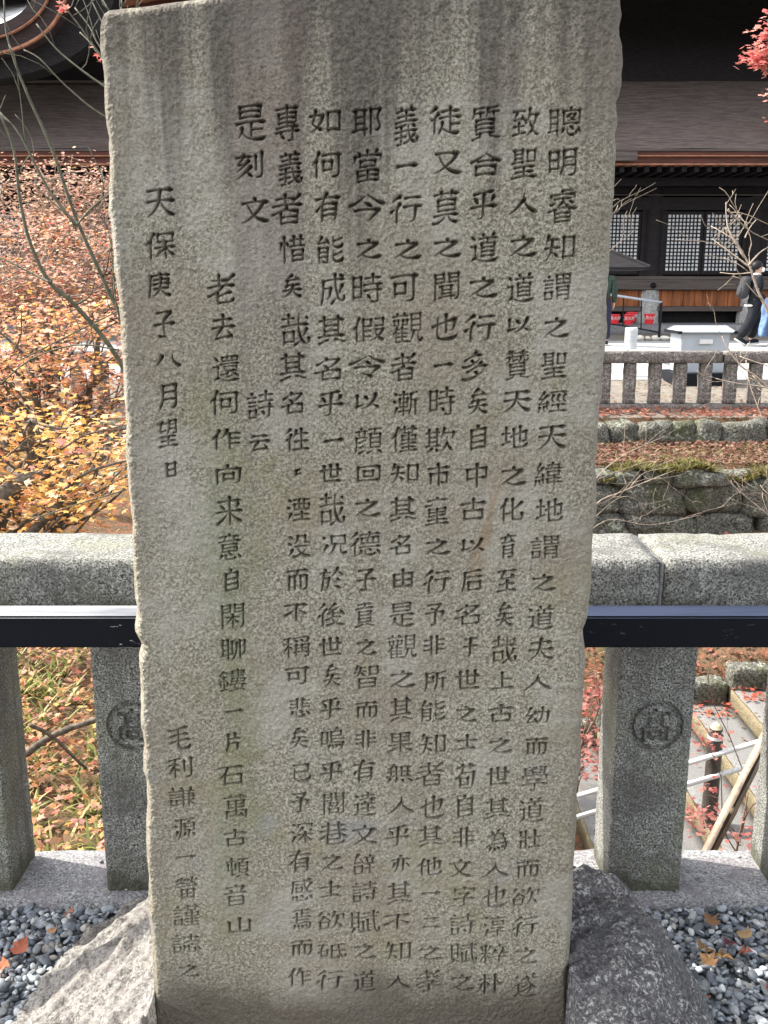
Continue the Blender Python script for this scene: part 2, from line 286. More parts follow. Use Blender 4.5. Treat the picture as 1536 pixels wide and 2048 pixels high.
# ------------------------------------------------------------------ carved characters
# every character: strokes as polylines on a 64-grid (x y x y ...), strokes parted by /, first sign is the character itself
GLYPHS = '''〻 0 48 54 63 / 16 48 5 0 / 5 0 63 15
一 0 32 63 32
上 29 38 58 38 / 29 63 29 0 / 0 0 63 0
不 40 43 63 25 / 0 23 15 33 26 45 31 46 / 1 63 62 63 / 35 63 31 50 31 0
世 30 63 31 17 / 31 17 51 17 / 51 62 51 17 / 11 61 11 1 / 11 1 61 0 / 0 43 63 43
中 0 24 63 24 / 32 63 32 0 / 0 50 0 20 / 0 50 63 50 / 63 50 63 24
之 28 63 32 56 / 14 10 18 4 26 1 57 1 63 5 / 50 48 46 39 34 27 17 12 3 6 0 0 / 2 49 50 48
乎 6 51 10 49 15 38 / 55 50 49 37 / 0 28 63 28 / 32 59 32 3 29 0 17 0 13 2 / 6 58 37 60 54 63
也 34 63 34 15 / 57 50 55 23 50 19 42 21 / 0 33 57 50 / 13 58 13 6 15 2 20 0 55 0 61 4 63 11
予 18 52 34 46 / 34 46 39 39 / 48 62 47 58 34 46 / 6 63 48 62 / 19 0 30 1 / 31 37 30 1 / 58 37 57 30 51 23 / 0 37 63 39
二 7 63 56 63 / 0 0 63 0
于 32 63 32 4 30 1 22 0 14 3 / 0 37 63 37 / 6 63 58 63
云 8 3 54 7 / 24 38 23 32 10 10 8 3 / 8 63 55 63 / 0 39 63 39 / 46 24 59 0
亦 51 37 56 33 63 18 / 23 51 23 28 21 21 16 10 6 1 / 9 37 1 19 / 31 63 33 58 32 51 / 42 51 42 3 39 0 28 2 / 0 51 63 51
人 32 43 29 40 28 34 20 17 8 4 0 0 / 32 63 31 47 42 22 57 4 63 1
今 27 45 38 36 / 32 63 53 45 60 40 63 41 / 0 40 3 40 12 46 29 62 32 63 / 51 27 49 20 32 0 / 9 27 51 27
他 9 43 4 41 0 34 / 16 35 20 34 51 47 60 49 / 60 49 59 22 56 20 51 20 / 44 63 44 17 / 28 3 32 1 57 1 62 3 63 10 62 13 / 27 55 28 3 / 16 62 9 46 10 0
令 51 29 50 24 35 8 / 33 63 47 50 63 41 / 27 47 36 39 / 0 41 2 41 13 47 33 63 / 9 30 51 29 / 21 14 32 9 41 0
以 3 60 3 12 / 45 19 63 1 / 22 59 31 44 / 0 9 24 20 26 23 / 53 63 51 42 45 22 32 6 23 0 18 1
何 9 42 3 40 0 32 / 58 55 58 3 55 0 43 1 / 24 19 43 19 / 43 39 43 19 / 24 40 43 39 / 24 40 24 14 / 23 55 63 55 / 15 63 9 47 9 0
作 40 17 62 17 / 40 34 61 34 / 9 42 3 38 0 32 / 40 50 40 0 / 32 50 63 50 / 17 62 10 46 10 0 / 35 63 32 54 23 38
保 10 43 5 42 0 34 / 42 25 46 24 54 12 63 5 / 42 25 37 22 33 16 21 5 / 42 41 58 42 / 58 60 58 42 / 26 60 58 60 / 26 60 26 42 / 26 42 42 41 / 42 41 42 0 / 17 63 10 47 10 1 / 20 27 62 27
假 21 14 35 14 / 6 39 2 37 0 31 / 45 59 60 59 / 60 59 60 41 / 45 41 60 41 / 21 28 35 28 / 21 41 36 41 / 36 58 36 41 / 21 59 36 58 / 21 59 21 0 / 45 31 60 31 / 60 31 60 24 55 16 46 5 38 0 34 1 / 45 31 44 25 48 15 58 3 63 1 / 12 63 7 43 8 1
僅 9 43 4 41 0 33 / 23 20 61 20 / 21 57 62 57 / 42 29 59 29 / 59 39 59 29 / 26 40 59 39 / 26 40 25 29 / 25 29 42 29 / 26 10 59 10 / 42 47 42 1 / 21 1 63 1 / 52 63 51 47 / 32 48 51 47 / 32 63 32 48 / 16 63 9 46 10 0
八 16 58 16 46 11 26 0 4 / 42 63 40 61 40 56 44 34 55 9 63 0
其 1 0 23 8 / 14 29 47 29 / 39 8 43 8 58 1 63 1 / 14 42 47 42 / 2 55 60 55 / 0 16 61 16 / 47 63 47 16 / 14 63 14 16
况 32 35 29 13 24 6 16 1 / 11 32 0 10 / 1 61 5 59 / 47 35 47 2 50 0 61 1 62 2 63 10 / 32 35 58 35 / 57 63 58 35 / 23 63 57 63 / 23 63 23 36 / 23 36 32 35
利 17 32 31 22 / 44 55 44 19 / 13 32 17 32 / 13 32 0 11 / 63 63 63 4 60 0 50 0 48 2 / 18 60 17 41 18 0 / 1 42 32 42 / 2 58 31 63
刻 6 36 23 36 / 26 15 37 5 / 18 63 21 54 / 48 54 48 19 / 15 54 15 50 7 41 6 36 / 63 62 63 4 59 0 51 0 48 2 / 0 54 37 54 / 30 44 17 27 2 18 / 35 29 22 13 8 3 1 1
化 59 50 42 32 35 30 / 11 44 6 43 0 36 / 18 20 24 20 29 24 35 25 / 35 62 36 3 / 36 3 42 1 59 1 / 61 19 63 11 59 1 / 18 63 11 48 11 0
去 9 2 53 5 / 25 30 22 23 11 7 9 2 / 31 63 31 31 / 6 51 57 51 / 0 31 63 31 / 44 20 58 0
又 51 63 52 59 45 40 34 23 16 6 4 0 0 1 / 5 63 51 63 / 10 63 17 41 28 21 37 12 52 2 56 0 63 1
古 8 0 55 0 / 31 63 31 26 / 0 49 63 49 / 8 26 8 0 / 8 26 54 26 / 54 26 55 0
可 53 63 53 3 52 0 38 1 / 0 63 63 63 / 8 20 34 20 / 33 45 34 20 / 8 45 33 45 / 8 45 8 13
合 13 40 46 40 50 45 / 12 44 13 40 / 50 24 50 0 / 10 24 50 24 / 10 24 9 0 / 9 0 50 0 / 31 63 55 42 58 40 63 41 / 0 39 17 50 31 63
名 22 41 33 32 / 33 32 30 25 / 28 56 60 55 / 60 55 59 50 49 40 41 34 33 32 / 31 63 28 56 / 5 44 10 45 23 55 28 56 / 19 22 19 0 / 19 0 63 0 / 62 24 63 0 / 0 21 6 19 24 24 62 24
后 20 4 58 4 / 8 43 63 43 / 8 57 54 63 59 62 / 8 57 7 25 0 2 / 20 27 20 0 / 20 27 57 27 / 57 27 58 4
向 29 63 25 51 / 63 50 63 3 60 0 48 0 46 2 / 0 50 63 50 / 0 50 0 0 / 18 16 45 16 / 44 35 45 16 / 18 35 44 35 / 18 35 17 10
哉 58 31 51 18 47 16 / 58 55 60 52 / 29 1 32 1 43 9 47 10 / 0 40 62 40 / 2 55 29 55 / 16 63 16 40 / 4 8 28 8 / 27 28 28 8 / 4 28 27 28 / 4 28 4 3 / 63 12 63 5 59 0 / 40 63 42 32 47 10 53 1 59 0
嗚 22 13 18 3 / 48 15 52 10 / 44 63 40 61 39 55 / 27 31 63 31 / 31 12 32 4 / 40 14 43 7 / 27 41 55 41 / 55 54 55 41 / 27 54 55 54 / 27 54 27 22 / 27 22 61 20 / 61 20 58 2 56 0 49 0 / 1 54 0 13 / 1 54 16 53 / 16 53 16 20 / 1 20 16 20
回 63 63 63 0 / 0 63 63 63 / 0 63 0 0 / 0 0 63 0 / 23 44 44 44 / 44 44 44 19 / 18 20 44 19 / 18 44 18 20 / 18 44 23 44
地 53 19 57 19 60 21 / 60 48 60 21 / 10 62 10 17 / 0 45 18 45 / 22 34 28 35 53 47 60 48 / 29 56 31 2 / 31 2 35 0 58 0 63 4 63 11 / 45 63 45 16 / 1 12 19 20
士 4 0 58 0 / 31 63 31 0 / 0 38 63 38
壯 5 27 1 0 / 3 60 3 42 / 3 42 18 42 / 26 39 63 39 / 45 63 45 2 / 18 63 18 0 / 28 2 61 2 / 0 27 18 27
多 32 63 28 61 27 56 / 27 18 33 17 37 11 / 46 38 40 35 39 30 / 18 45 23 44 27 39 / 0 2 3 0 13 1 34 7 51 17 58 24 59 29 / 4 46 10 47 22 55 47 56 / 0 31 5 29 24 35 37 43 47 51 47 56 / 9 19 15 18 34 29 63 30
天 31 35 42 16 52 6 61 0 63 1 / 4 63 59 63 / 2 37 62 37 / 31 63 31 40 26 22 15 8 0 0
夫 29 28 39 12 44 8 57 1 63 1 / 5 52 55 52 / 30 63 29 33 26 22 18 10 1 0 / 0 30 60 30
如 38 6 63 6 / 63 55 63 2 / 39 55 63 55 / 39 55 38 1 / 13 63 12 51 5 25 / 5 25 28 7 / 28 48 28 44 23 22 16 10 4 0 0 1 / 1 48 28 48
子 8 63 51 62 / 14 2 18 0 31 1 / 51 62 48 56 32 44 31 1 / 0 32 63 32
字 28 63 30 62 33 55 / 14 40 45 40 / 0 22 63 22 / 62 54 62 45 / 1 54 62 54 / 1 54 1 45 / 20 0 31 1 / 45 40 44 36 32 27 31 1
孝 33 42 26 32 / 8 17 62 17 / 8 56 46 56 49 53 / 28 63 28 43 / 2 43 63 43 / 0 24 10 26 16 31 54 31 / 60 61 45 48 44 44 / 47 30 45 26 35 21 / 35 21 34 2 / 20 2 24 0 34 2
學 8 45 18 45 / 2 36 2 28 / 2 36 8 37 / 7 52 18 52 / 61 36 61 28 / 55 37 61 36 / 30 46 25 41 25 36 / 45 52 57 52 / 14 27 44 26 / 44 26 42 23 33 19 32 14 / 44 45 56 44 / 32 14 31 1 / 22 0 31 1 / 0 14 63 14 / 8 37 55 37 / 26 61 38 55 / 44 60 57 59 / 57 59 55 37 / 6 58 18 62 / 6 58 8 37 / 22 54 27 55 37 63 / 23 49 26 49 37 43
專 48 32 50 26 / 13 11 22 5 / 13 16 13 11 / 8 41 55 41 / 2 58 60 58 / 0 16 63 16 / 34 0 44 1 / 45 24 44 1 / 31 63 31 25 / 48 32 55 34 / 54 50 55 34 / 8 49 54 50 / 8 49 8 33 / 8 33 48 32 / 3 24 55 25 60 24
山 32 63 32 5 / 1 5 63 5 / 0 48 1 5 / 63 48 63 0
已 4 35 53 35 / 0 63 53 63 / 53 63 53 35 / 4 49 4 9 4 5 8 1 55 0 62 6 63 14 62 18
巷 5 55 57 55 / 1 39 62 39 / 16 14 45 15 / 43 63 43 42 47 32 45 15 / 17 2 21 0 52 0 56 4 55 10 / 19 63 19 42 16 24 17 2 / 0 19 3 19 11 26 51 28 60 20 63 20
市 41 10 45 8 55 9 / 56 36 55 9 / 7 36 56 36 / 7 36 7 9 / 0 52 63 52 / 29 63 32 57 31 0
幼 27 10 34 4 / 23 21 27 10 / 3 7 27 10 / 25 44 21 36 16 33 / 12 63 0 35 / 0 35 13 35 16 33 / 16 33 17 30 4 12 3 7 / 16 33 15 33 16 33 / 63 45 63 20 60 2 58 0 50 0 47 2 / 34 46 63 45 / 46 63 45 35 43 20 38 8 30 0
庚 32 63 34 57 / 34 21 40 13 48 6 58 2 63 4 / 13 34 61 34 / 6 56 5 25 0 4 1 0 / 6 56 60 56 / 15 22 55 22 / 55 45 55 22 / 16 45 55 45 / 35 50 35 25 31 14 22 6 14 3 10 3
徃 3 33 9 36 / 13 63 0 50 / 28 48 61 48 / 21 2 63 2 / 26 26 60 26 / 43 62 43 2 / 29 58 28 51 21 37 / 15 47 10 39 10 0
後 25 48 37 47 / 39 63 27 52 25 48 / 35 35 32 26 / 0 30 4 34 9 35 / 13 63 1 50 / 29 22 35 14 45 6 59 1 63 2 / 29 37 30 35 34 35 54 37 / 19 1 35 7 44 12 51 20 51 25 / 32 26 51 25 / 17 18 20 17 32 26 / 18 49 14 47 9 39 9 0 / 50 45 60 32 / 21 35 25 35 29 40 40 48 51 56 54 56
徒 43 22 60 22 / 5 35 9 36 / 13 63 0 50 / 21 38 63 38 / 25 53 59 53 / 42 62 42 3 / 25 15 36 5 49 1 62 1 / 26 27 26 18 19 2 / 18 49 15 48 10 40 10 0
德 9 33 6 32 0 25 / 52 6 50 1 / 31 13 31 3 33 1 50 1 / 23 13 19 3 / 20 23 63 23 / 14 63 1 49 / 48 48 48 33 / 40 19 43 13 / 56 15 57 14 62 3 / 24 33 48 33 / 24 47 24 33 / 24 47 59 48 / 59 48 60 33 / 48 33 60 33 / 22 57 62 57 / 41 62 40 51 36 44 36 33 / 16 47 10 38 10 0
悲 7 16 1 4 / 40 45 59 45 / 40 57 62 57 / 31 21 40 12 / 54 18 63 5 / 1 57 23 57 / 3 45 23 45 / 40 33 63 33 / 0 33 23 33 / 18 18 18 2 22 0 45 0 48 3 48 9 / 40 63 40 27 / 23 62 23 27
惜 31 3 58 3 / 10 63 10 0 / 2 49 0 32 / 16 51 19 42 / 31 15 58 15 / 35 63 35 39 / 58 28 58 3 / 31 28 58 28 / 31 28 31 3 / 53 63 53 39 / 25 39 63 39 / 27 54 61 54
意 19 11 19 3 / 19 3 24 0 44 1 / 47 6 44 1 / 45 58 46 52 44 46 / 10 29 53 29 / 28 16 37 11 / 28 20 28 16 / 57 11 62 4 / 32 63 33 58 / 8 11 0 2 / 53 29 53 20 / 10 20 53 20 / 11 38 10 20 / 11 38 52 38 / 52 38 53 29 / 1 46 63 46 / 4 58 59 58 / 19 58 18 52 19 46
感 13 46 32 46 / 5 12 1 3 / 49 63 55 60 / 55 60 55 55 / 26 18 35 10 / 16 3 21 0 45 1 48 5 47 9 / 15 14 16 3 / 53 14 57 12 61 4 / 21 37 31 37 / 31 37 31 26 / 14 26 31 26 / 14 37 14 26 / 14 37 21 37 / 5 55 62 55 / 5 55 4 35 0 22 / 60 48 57 47 50 34 42 26 37 23 / 39 62 42 41 49 26 53 23 58 21 61 22 63 28
成 26 34 24 12 21 10 15 10 12 12 / 6 35 26 34 / 57 38 50 22 45 19 / 28 1 41 12 45 12 / 45 12 52 2 58 0 61 1 63 5 62 15 / 58 57 58 51 / 49 62 58 57 / 6 51 63 51 / 6 51 5 17 0 1 / 38 63 39 37 42 23 45 19 45 12
所 4 46 24 46 / 24 46 24 29 / 4 29 24 29 / 54 39 54 0 / 36 57 62 63 / 36 57 36 23 29 2 / 36 39 63 39 / 4 58 4 23 0 2 / 4 58 26 62
文 28 63 32 57 / 12 49 14 44 22 28 35 13 56 1 63 2 / 48 49 43 33 34 20 17 6 4 0 0 1 / 1 50 60 50
於 8 35 23 35 / 23 35 20 4 18 1 12 1 10 2 / 43 33 51 27 / 46 57 58 43 63 40 / 38 12 54 3 / 10 63 15 57 / 15 57 13 51 / 8 51 6 20 1 0 / 0 51 25 51 / 47 62 46 58 40 48 30 39
日 0 34 63 34 / 0 4 63 4 / 1 63 0 0 / 1 63 63 62 / 63 62 63 4
明 34 25 63 25 / 34 44 63 44 / 0 41 21 41 / 0 61 0 13 / 0 61 21 61 / 21 61 21 20 / 0 20 21 20 / 34 62 34 28 31 15 26 5 / 34 62 62 63 / 62 63 63 4 62 1 59 0 51 0 47 2
是 31 17 55 17 / 8 53 52 53 / 31 31 31 2 / 8 63 8 53 / 8 63 52 63 / 52 63 51 42 / 8 42 51 42 / 8 53 8 42 / 11 13 19 6 26 2 38 0 61 0 63 2 / 0 31 61 31 / 12 22 12 17 5 4
時 30 18 37 10 / 0 37 17 37 / 24 27 62 27 / 53 40 53 1 / 40 2 43 0 53 1 / 27 55 60 55 / 43 63 43 40 / 0 59 0 9 / 0 59 17 58 / 17 58 17 14 / 0 14 17 14 / 23 40 63 40
智 16 44 19 39 29 33 / 7 57 2 51 / 8 63 7 57 / 12 12 56 12 / 12 0 56 0 / 44 57 63 57 / 63 57 63 35 / 41 35 63 35 / 41 57 41 35 / 41 57 44 57 / 12 24 12 0 / 12 24 56 24 / 56 24 56 0 / 7 57 29 57 / 0 45 31 45 / 17 57 17 49 13 37 6 31 1 29
月 13 24 63 24 / 14 44 63 44 / 14 62 14 31 11 19 7 9 0 1 / 14 62 62 63 / 62 63 62 2 60 0 46 0
有 15 26 54 26 / 15 14 54 14 / 0 52 63 52 / 28 63 25 61 17 43 15 33 15 1 / 1 26 10 34 19 39 53 39 / 53 39 54 3 51 0 42 1
望 14 63 16 56 / 8 36 26 39 / 8 56 8 36 / 38 52 60 52 / 37 42 60 42 / 32 22 32 1 / 9 12 54 12 / 0 56 29 56 / 1 0 63 0 / 6 23 58 23 / 38 61 36 38 31 31 / 38 61 60 61 / 60 61 60 31 / 51 31 60 31
朴 13 38 20 38 26 29 26 24 / 42 40 48 40 63 27 / 13 38 9 35 0 14 / 42 62 42 0 / 0 49 27 49 / 14 63 14 0
来 10 47 12 46 16 37 18 37 / 33 28 37 26 52 10 63 4 / 1 4 10 9 26 24 33 28 / 53 47 48 36 / 4 54 59 54 / 32 63 32 0 / 0 30 63 30
果 0 4 4 3 12 7 29 23 / 36 23 38 19 45 12 60 3 63 4 / 9 50 54 50 / 31 37 54 37 / 54 63 54 37 / 9 62 54 63 / 9 62 9 37 / 9 37 31 37 / 2 24 36 23 60 24 / 31 63 31 0
欲 5 25 25 25 / 63 51 61 36 / 39 51 63 51 / 48 24 51 22 56 9 61 2 / 3 28 5 25 / 15 45 3 28 / 25 59 29 52 / 9 62 0 49 / 5 25 5 0 / 5 5 25 5 / 29 30 25 22 25 5 / 15 45 21 41 29 30 / 41 63 37 47 33 38 / 48 44 48 28 45 18 41 9 34 1
欺 22 9 26 4 / 41 51 63 51 / 13 11 1 0 / 63 51 60 35 / 48 22 37 3 / 7 41 25 41 / 7 29 25 29 / 25 62 25 17 / 7 62 7 17 / 0 17 32 17 / 1 54 30 54 / 42 63 39 47 34 37 / 48 41 48 27 54 12 61 1
毛 27 56 27 7 28 2 33 0 57 0 62 4 63 8 61 13 / 2 19 61 26 / 3 37 55 43 / 0 55 5 53 34 58 49 63 54 62
没 12 21 2 2 / 49 43 60 42 / 48 62 49 43 / 28 62 48 62 / 28 62 27 46 19 39 / 3 63 12 56 / 0 42 9 37 / 15 1 19 0 35 7 48 18 53 28 52 31 / 21 31 52 31 / 25 31 25 26 30 18 42 7 57 0 63 2
深 0 42 10 37 / 22 61 21 52 / 22 61 62 61 / 62 61 62 52 / 41 26 46 24 51 16 62 6 / 34 50 22 38 / 56 44 61 39 / 4 63 11 59 / 11 23 2 4 2 1 / 41 26 36 22 25 9 20 5 16 6 / 42 36 42 0 / 21 28 63 28
淳 11 22 12 21 3 3 / 0 41 8 37 / 38 63 41 61 41 56 / 4 61 12 57 / 31 47 56 47 / 56 47 57 37 / 26 36 57 37 / 26 47 26 36 / 26 47 31 47 / 19 15 63 15 / 20 56 63 56 / 24 27 57 27 / 31 1 36 0 41 2 / 41 19 41 2 / 50 26 49 23 41 19
湮 0 41 8 37 / 11 20 2 1 / 4 63 12 58 / 34 61 34 31 / 18 0 63 0 / 22 16 60 16 / 47 48 61 47 / 61 47 61 31 / 21 32 61 31 / 21 48 21 32 / 21 48 47 48 / 41 24 41 0 / 48 60 47 31 / 19 61 62 61
源 57 17 62 8 / 33 16 27 6 / 45 54 44 48 / 22 61 63 61 / 22 61 21 27 18 12 14 1 / 0 43 8 38 / 4 63 12 58 / 10 23 2 3 / 45 25 45 3 44 1 38 0 / 32 37 61 37 / 32 26 45 25 / 32 47 32 26 / 32 47 60 47 / 60 47 61 26 / 45 25 61 26
漸 3 62 10 57 / 9 21 2 2 / 0 42 6 36 / 57 39 57 0 / 17 34 37 34 / 17 56 38 56 / 15 12 38 12 / 46 56 61 61 / 46 56 46 23 41 2 / 27 63 26 0 / 27 46 37 45 / 37 45 37 23 / 17 23 37 23 / 17 45 17 23 / 17 45 27 46 / 46 40 63 40
為 47 16 50 11 / 12 14 5 2 / 63 23 59 2 56 0 48 0 45 3 / 13 62 18 56 / 21 14 24 12 24 4 / 33 15 38 6 / 18 56 17 50 / 51 50 50 37 / 2 50 51 50 / 57 36 56 23 / 24 37 57 36 / 38 63 35 61 27 43 16 30 14 24 / 0 17 9 23 63 23
焉 29 12 31 12 34 4 / 31 53 55 53 / 13 31 58 31 / 5 11 2 1 / 18 10 20 2 / 44 13 47 7 / 31 63 31 42 / 2 63 61 63 / 0 41 63 41 / 48 0 58 1 / 61 20 58 1 / 11 20 61 20 / 13 54 13 35 11 26 11 20
無 36 11 39 9 41 2 / 25 12 22 9 23 2 / 51 12 55 11 63 1 / 8 11 5 4 0 0 / 37 54 37 20 / 24 54 24 20 / 52 54 52 20 / 1 20 61 20 / 3 37 59 37 / 18 63 13 60 11 48 11 20 / 6 49 15 54 59 54
片 10 28 50 28 / 50 28 50 3 / 40 63 40 46 / 10 45 63 45 / 10 61 9 22 6 13 0 4 0 0
由 0 4 63 4 / 0 26 63 26 / 32 63 32 4 / 63 48 63 0 / 0 48 63 48 / 0 48 0 0
當 8 62 12 58 12 52 / 54 62 50 58 50 52 / 31 63 31 52 / 23 30 49 30 / 50 41 49 30 / 14 42 50 41 / 14 42 13 30 / 13 30 23 30 / 31 21 31 1 / 6 11 58 11 / 57 21 58 0 / 6 21 57 21 / 6 21 6 0 / 6 0 58 0 / 0 52 0 41 / 0 52 63 52 / 63 52 63 42
睿 32 41 19 31 18 27 / 30 63 54 63 / 32 47 32 41 / 46 42 56 37 / 32 41 47 27 / 14 0 49 0 / 14 8 49 8 / 14 17 49 17 / 4 36 7 35 17 42 / 30 63 30 56 / 14 25 14 0 / 12 47 50 47 / 47 27 49 23 49 0 / 58 55 58 48 / 4 55 58 55 / 4 55 3 47 / 0 23 3 22 15 27 54 26 60 23 63 25
矣 30 63 25 62 17 54 14 48 / 14 35 9 30 / 31 19 46 5 60 0 63 2 / 14 48 50 50 / 14 48 16 42 14 35 / 14 35 55 34 / 2 20 61 20 / 42 58 45 57 58 45 / 32 34 32 24 28 14 15 4 5 1 0 2
知 15 21 19 20 30 7 / 40 7 63 7 / 0 32 31 32 / 63 56 63 2 / 41 57 63 56 / 41 57 40 1 / 6 53 29 53 / 16 53 16 24 10 10 1 0 / 7 63 1 43
石 14 34 9 31 2 24 / 14 5 58 5 / 14 34 57 35 / 57 35 58 0 / 0 63 63 63 / 23 62 21 55 15 41 14 0
砥 43 10 47 0 / 1 28 5 31 / 1 28 0 22 / 30 1 38 3 / 6 9 20 9 / 20 36 20 9 / 6 37 20 36 / 30 35 61 35 / 46 59 48 26 52 8 56 1 60 1 / 62 13 63 8 60 1 / 2 60 21 60 / 31 57 42 58 56 63 60 62 / 31 57 30 1 / 10 59 5 33 6 3
稱 10 33 16 32 20 26 / 10 33 6 30 0 16 0 13 / 25 60 32 58 57 63 61 62 / 26 54 30 51 33 47 / 39 54 42 54 46 48 / 58 55 55 49 50 46 / 43 38 43 15 / 29 27 59 27 / 29 38 29 1 / 29 38 59 37 / 59 37 58 2 / 50 1 55 0 58 2 / 1 43 20 43 / 24 14 63 14 / 11 59 11 0 / 1 58 17 62 20 61
童 0 46 17 47 19 49 18 53 19 58 / 32 63 33 58 / 32 36 32 1 / 6 10 58 10 / 9 28 54 28 / 6 58 58 58 / 32 36 54 37 / 54 37 54 20 / 9 19 54 20 / 10 37 9 19 / 10 37 32 36 / 1 0 63 0
粹 25 60 22 58 18 46 / 11 28 16 26 21 21 / 1 58 4 46 / 34 39 40 36 / 46 63 47 54 / 53 38 61 32 / 11 28 7 26 0 13 0 9 / 55 46 53 38 / 29 54 61 54 / 21 21 63 20 / 1 37 22 37 / 12 62 11 33 12 0 / 53 38 46 31 45 1 / 36 46 31 34 27 29
經 12 16 10 14 12 2 / 12 63 3 47 2 42 / 2 42 9 41 9 40 / 46 52 41 43 41 39 48 29 / 28 61 62 61 / 2 14 0 0 / 60 52 54 43 54 39 61 29 / 18 17 20 8 / 9 40 8 40 9 40 / 33 52 28 40 34 29 / 45 20 45 0 / 30 20 61 20 / 25 0 63 0 / 18 35 22 23 / 1 25 20 26 / 19 52 5 31 5 26
緯 2 15 0 2 / 18 18 20 7 / 10 15 12 3 / 11 62 2 44 3 41 11 41 / 30 28 46 27 / 30 38 30 28 / 30 38 57 38 / 57 38 57 28 / 46 27 57 28 / 46 27 46 0 / 30 8 63 8 / 30 14 30 8 / 27 19 60 19 / 41 63 38 48 / 56 57 56 47 / 30 57 56 57 / 25 47 63 47 / 17 35 21 23 / 18 51 5 30 5 27 / 2 25 5 26 9 25 19 26
義 47 63 44 56 / 17 62 19 56 / 49 32 56 28 / 17 30 16 1 / 6 0 16 1 / 31 55 31 38 / 8 46 54 46 / 0 21 62 21 / 0 11 30 13 / 25 2 30 1 39 4 57 16 / 4 55 58 55 / 1 37 62 37 / 2 30 29 32 / 62 8 63 5 61 1 / 37 31 41 14 49 3 55 1 61 1
老 21 16 31 17 51 24 55 23 / 32 37 31 33 23 29 21 25 / 0 18 2 18 16 24 21 25 / 24 1 54 0 59 2 60 9 / 21 25 21 6 24 1 / 26 63 26 38 / 8 53 46 53 49 50 / 61 61 59 60 44 44 42 38 / 1 38 63 38
者 18 0 53 0 / 18 13 53 13 / 31 34 25 31 23 27 / 30 39 31 34 / 18 25 18 0 / 28 63 28 43 30 39 / 9 54 46 54 49 52 / 58 61 43 43 41 40 / 2 39 63 39 / 53 26 53 0 / 0 21 3 20 21 27 53 26
而 31 62 28 46 / 40 45 40 3 / 22 45 22 3 / 0 63 63 63 / 59 45 59 3 55 0 49 0 47 2 / 5 46 59 45 / 5 46 4 1
耶 6 46 26 46 / 6 30 26 30 / 61 62 60 57 53 43 53 39 61 29 63 18 60 12 51 11 / 40 63 61 62 / 40 63 40 1 / 6 62 6 12 / 26 62 26 0 / 1 62 31 62 / 0 11 31 16
聊 29 17 39 18 / 63 57 63 16 62 14 56 15 / 50 57 63 57 / 50 57 50 0 / 4 61 18 61 / 29 55 42 63 / 29 55 29 17 / 4 45 18 45 / 5 30 18 30 / 18 61 18 0 / 41 51 41 22 39 15 34 6 28 0 / 4 61 4 12 / 0 12 21 15 24 17
聖 7 54 27 54 / 7 44 27 44 / 27 35 27 31 / 40 60 59 59 / 59 59 58 35 / 39 36 58 35 / 40 60 39 36 / 31 23 31 1 / 7 63 7 34 / 27 63 27 35 / 9 12 54 12 / 6 23 57 23 / 2 63 27 63 / 0 34 27 35 / 0 0 63 0
聞 0 53 25 53 / 19 17 44 17 / 38 53 63 53 / 19 25 44 25 / 0 43 25 44 / 23 63 25 44 / 0 62 23 63 / 0 62 0 0 / 38 43 63 43 / 38 62 38 43 / 38 62 63 62 / 63 62 63 3 60 1 53 2 / 19 34 19 9 / 44 34 44 3 / 12 34 49 34 / 11 8 52 10
聰 57 18 63 7 / 29 15 25 6 / 43 61 42 56 / 43 61 46 63 / 29 55 42 56 / 29 55 29 27 / 29 27 60 26 / 60 55 60 26 / 42 56 60 55 / 41 22 45 20 49 14 / 17 14 17 0 / 3 59 17 59 / 55 8 54 2 / 36 17 36 4 39 2 54 2 / 42 48 36 43 / 3 43 17 43 / 4 29 17 29 / 17 59 17 15 / 42 41 52 34 / 3 59 4 13 / 0 11 17 14 / 42 48 52 48 / 52 48 52 44 43 35 38 32
育 27 63 31 62 33 55 / 11 12 53 12 / 11 22 53 22 / 44 55 44 50 / 21 54 13 42 / 36 2 39 0 52 1 / 53 32 52 1 / 12 32 53 32 / 12 32 11 1 / 5 42 8 41 28 41 47 42 50 44 / 0 55 63 55 / 44 50 50 43 58 40
能 37 51 43 52 56 57 59 57 / 0 49 23 50 / 8 63 0 49 / 37 17 45 18 59 24 / 1 14 23 14 / 1 26 23 26 / 1 37 1 0 / 1 37 23 36 / 23 36 23 3 21 0 / 12 2 21 0 / 37 28 37 3 39 1 42 0 61 1 63 4 63 9 61 12 / 37 63 37 39 39 36 59 36 62 39 61 46 / 19 59 26 47
自 0 20 63 20 / 29 63 26 53 / 0 36 63 36 / 0 4 63 4 / 1 53 0 0 / 1 53 63 53 / 63 53 63 4
至 44 52 51 46 52 42 / 23 62 21 57 12 46 11 40 / 7 21 56 21 / 0 0 63 0 / 32 32 32 0 / 2 63 61 63 / 11 40 39 40 52 42 56 41
致 32 37 36 39 / 24 41 32 37 / 32 37 30 30 / 56 49 51 24 50 21 46 19 / 36 39 38 38 44 20 46 19 / 46 19 46 13 / 46 13 31 0 / 10 58 10 54 4 45 3 39 / 3 39 24 41 / 46 13 56 3 60 1 63 1 / 21 48 24 41 / 2 24 26 24 / 14 32 14 6 / 40 63 36 39 / 1 59 28 59 / 38 49 61 49 / 0 4 29 8
苟 0 29 4 29 14 40 17 42 / 60 41 59 14 56 2 53 0 42 0 38 3 / 17 42 60 41 / 3 57 63 57 / 14 12 40 13 / 39 28 40 13 / 14 28 39 28 / 14 28 14 8 / 46 63 46 51 / 21 63 21 51 17 42
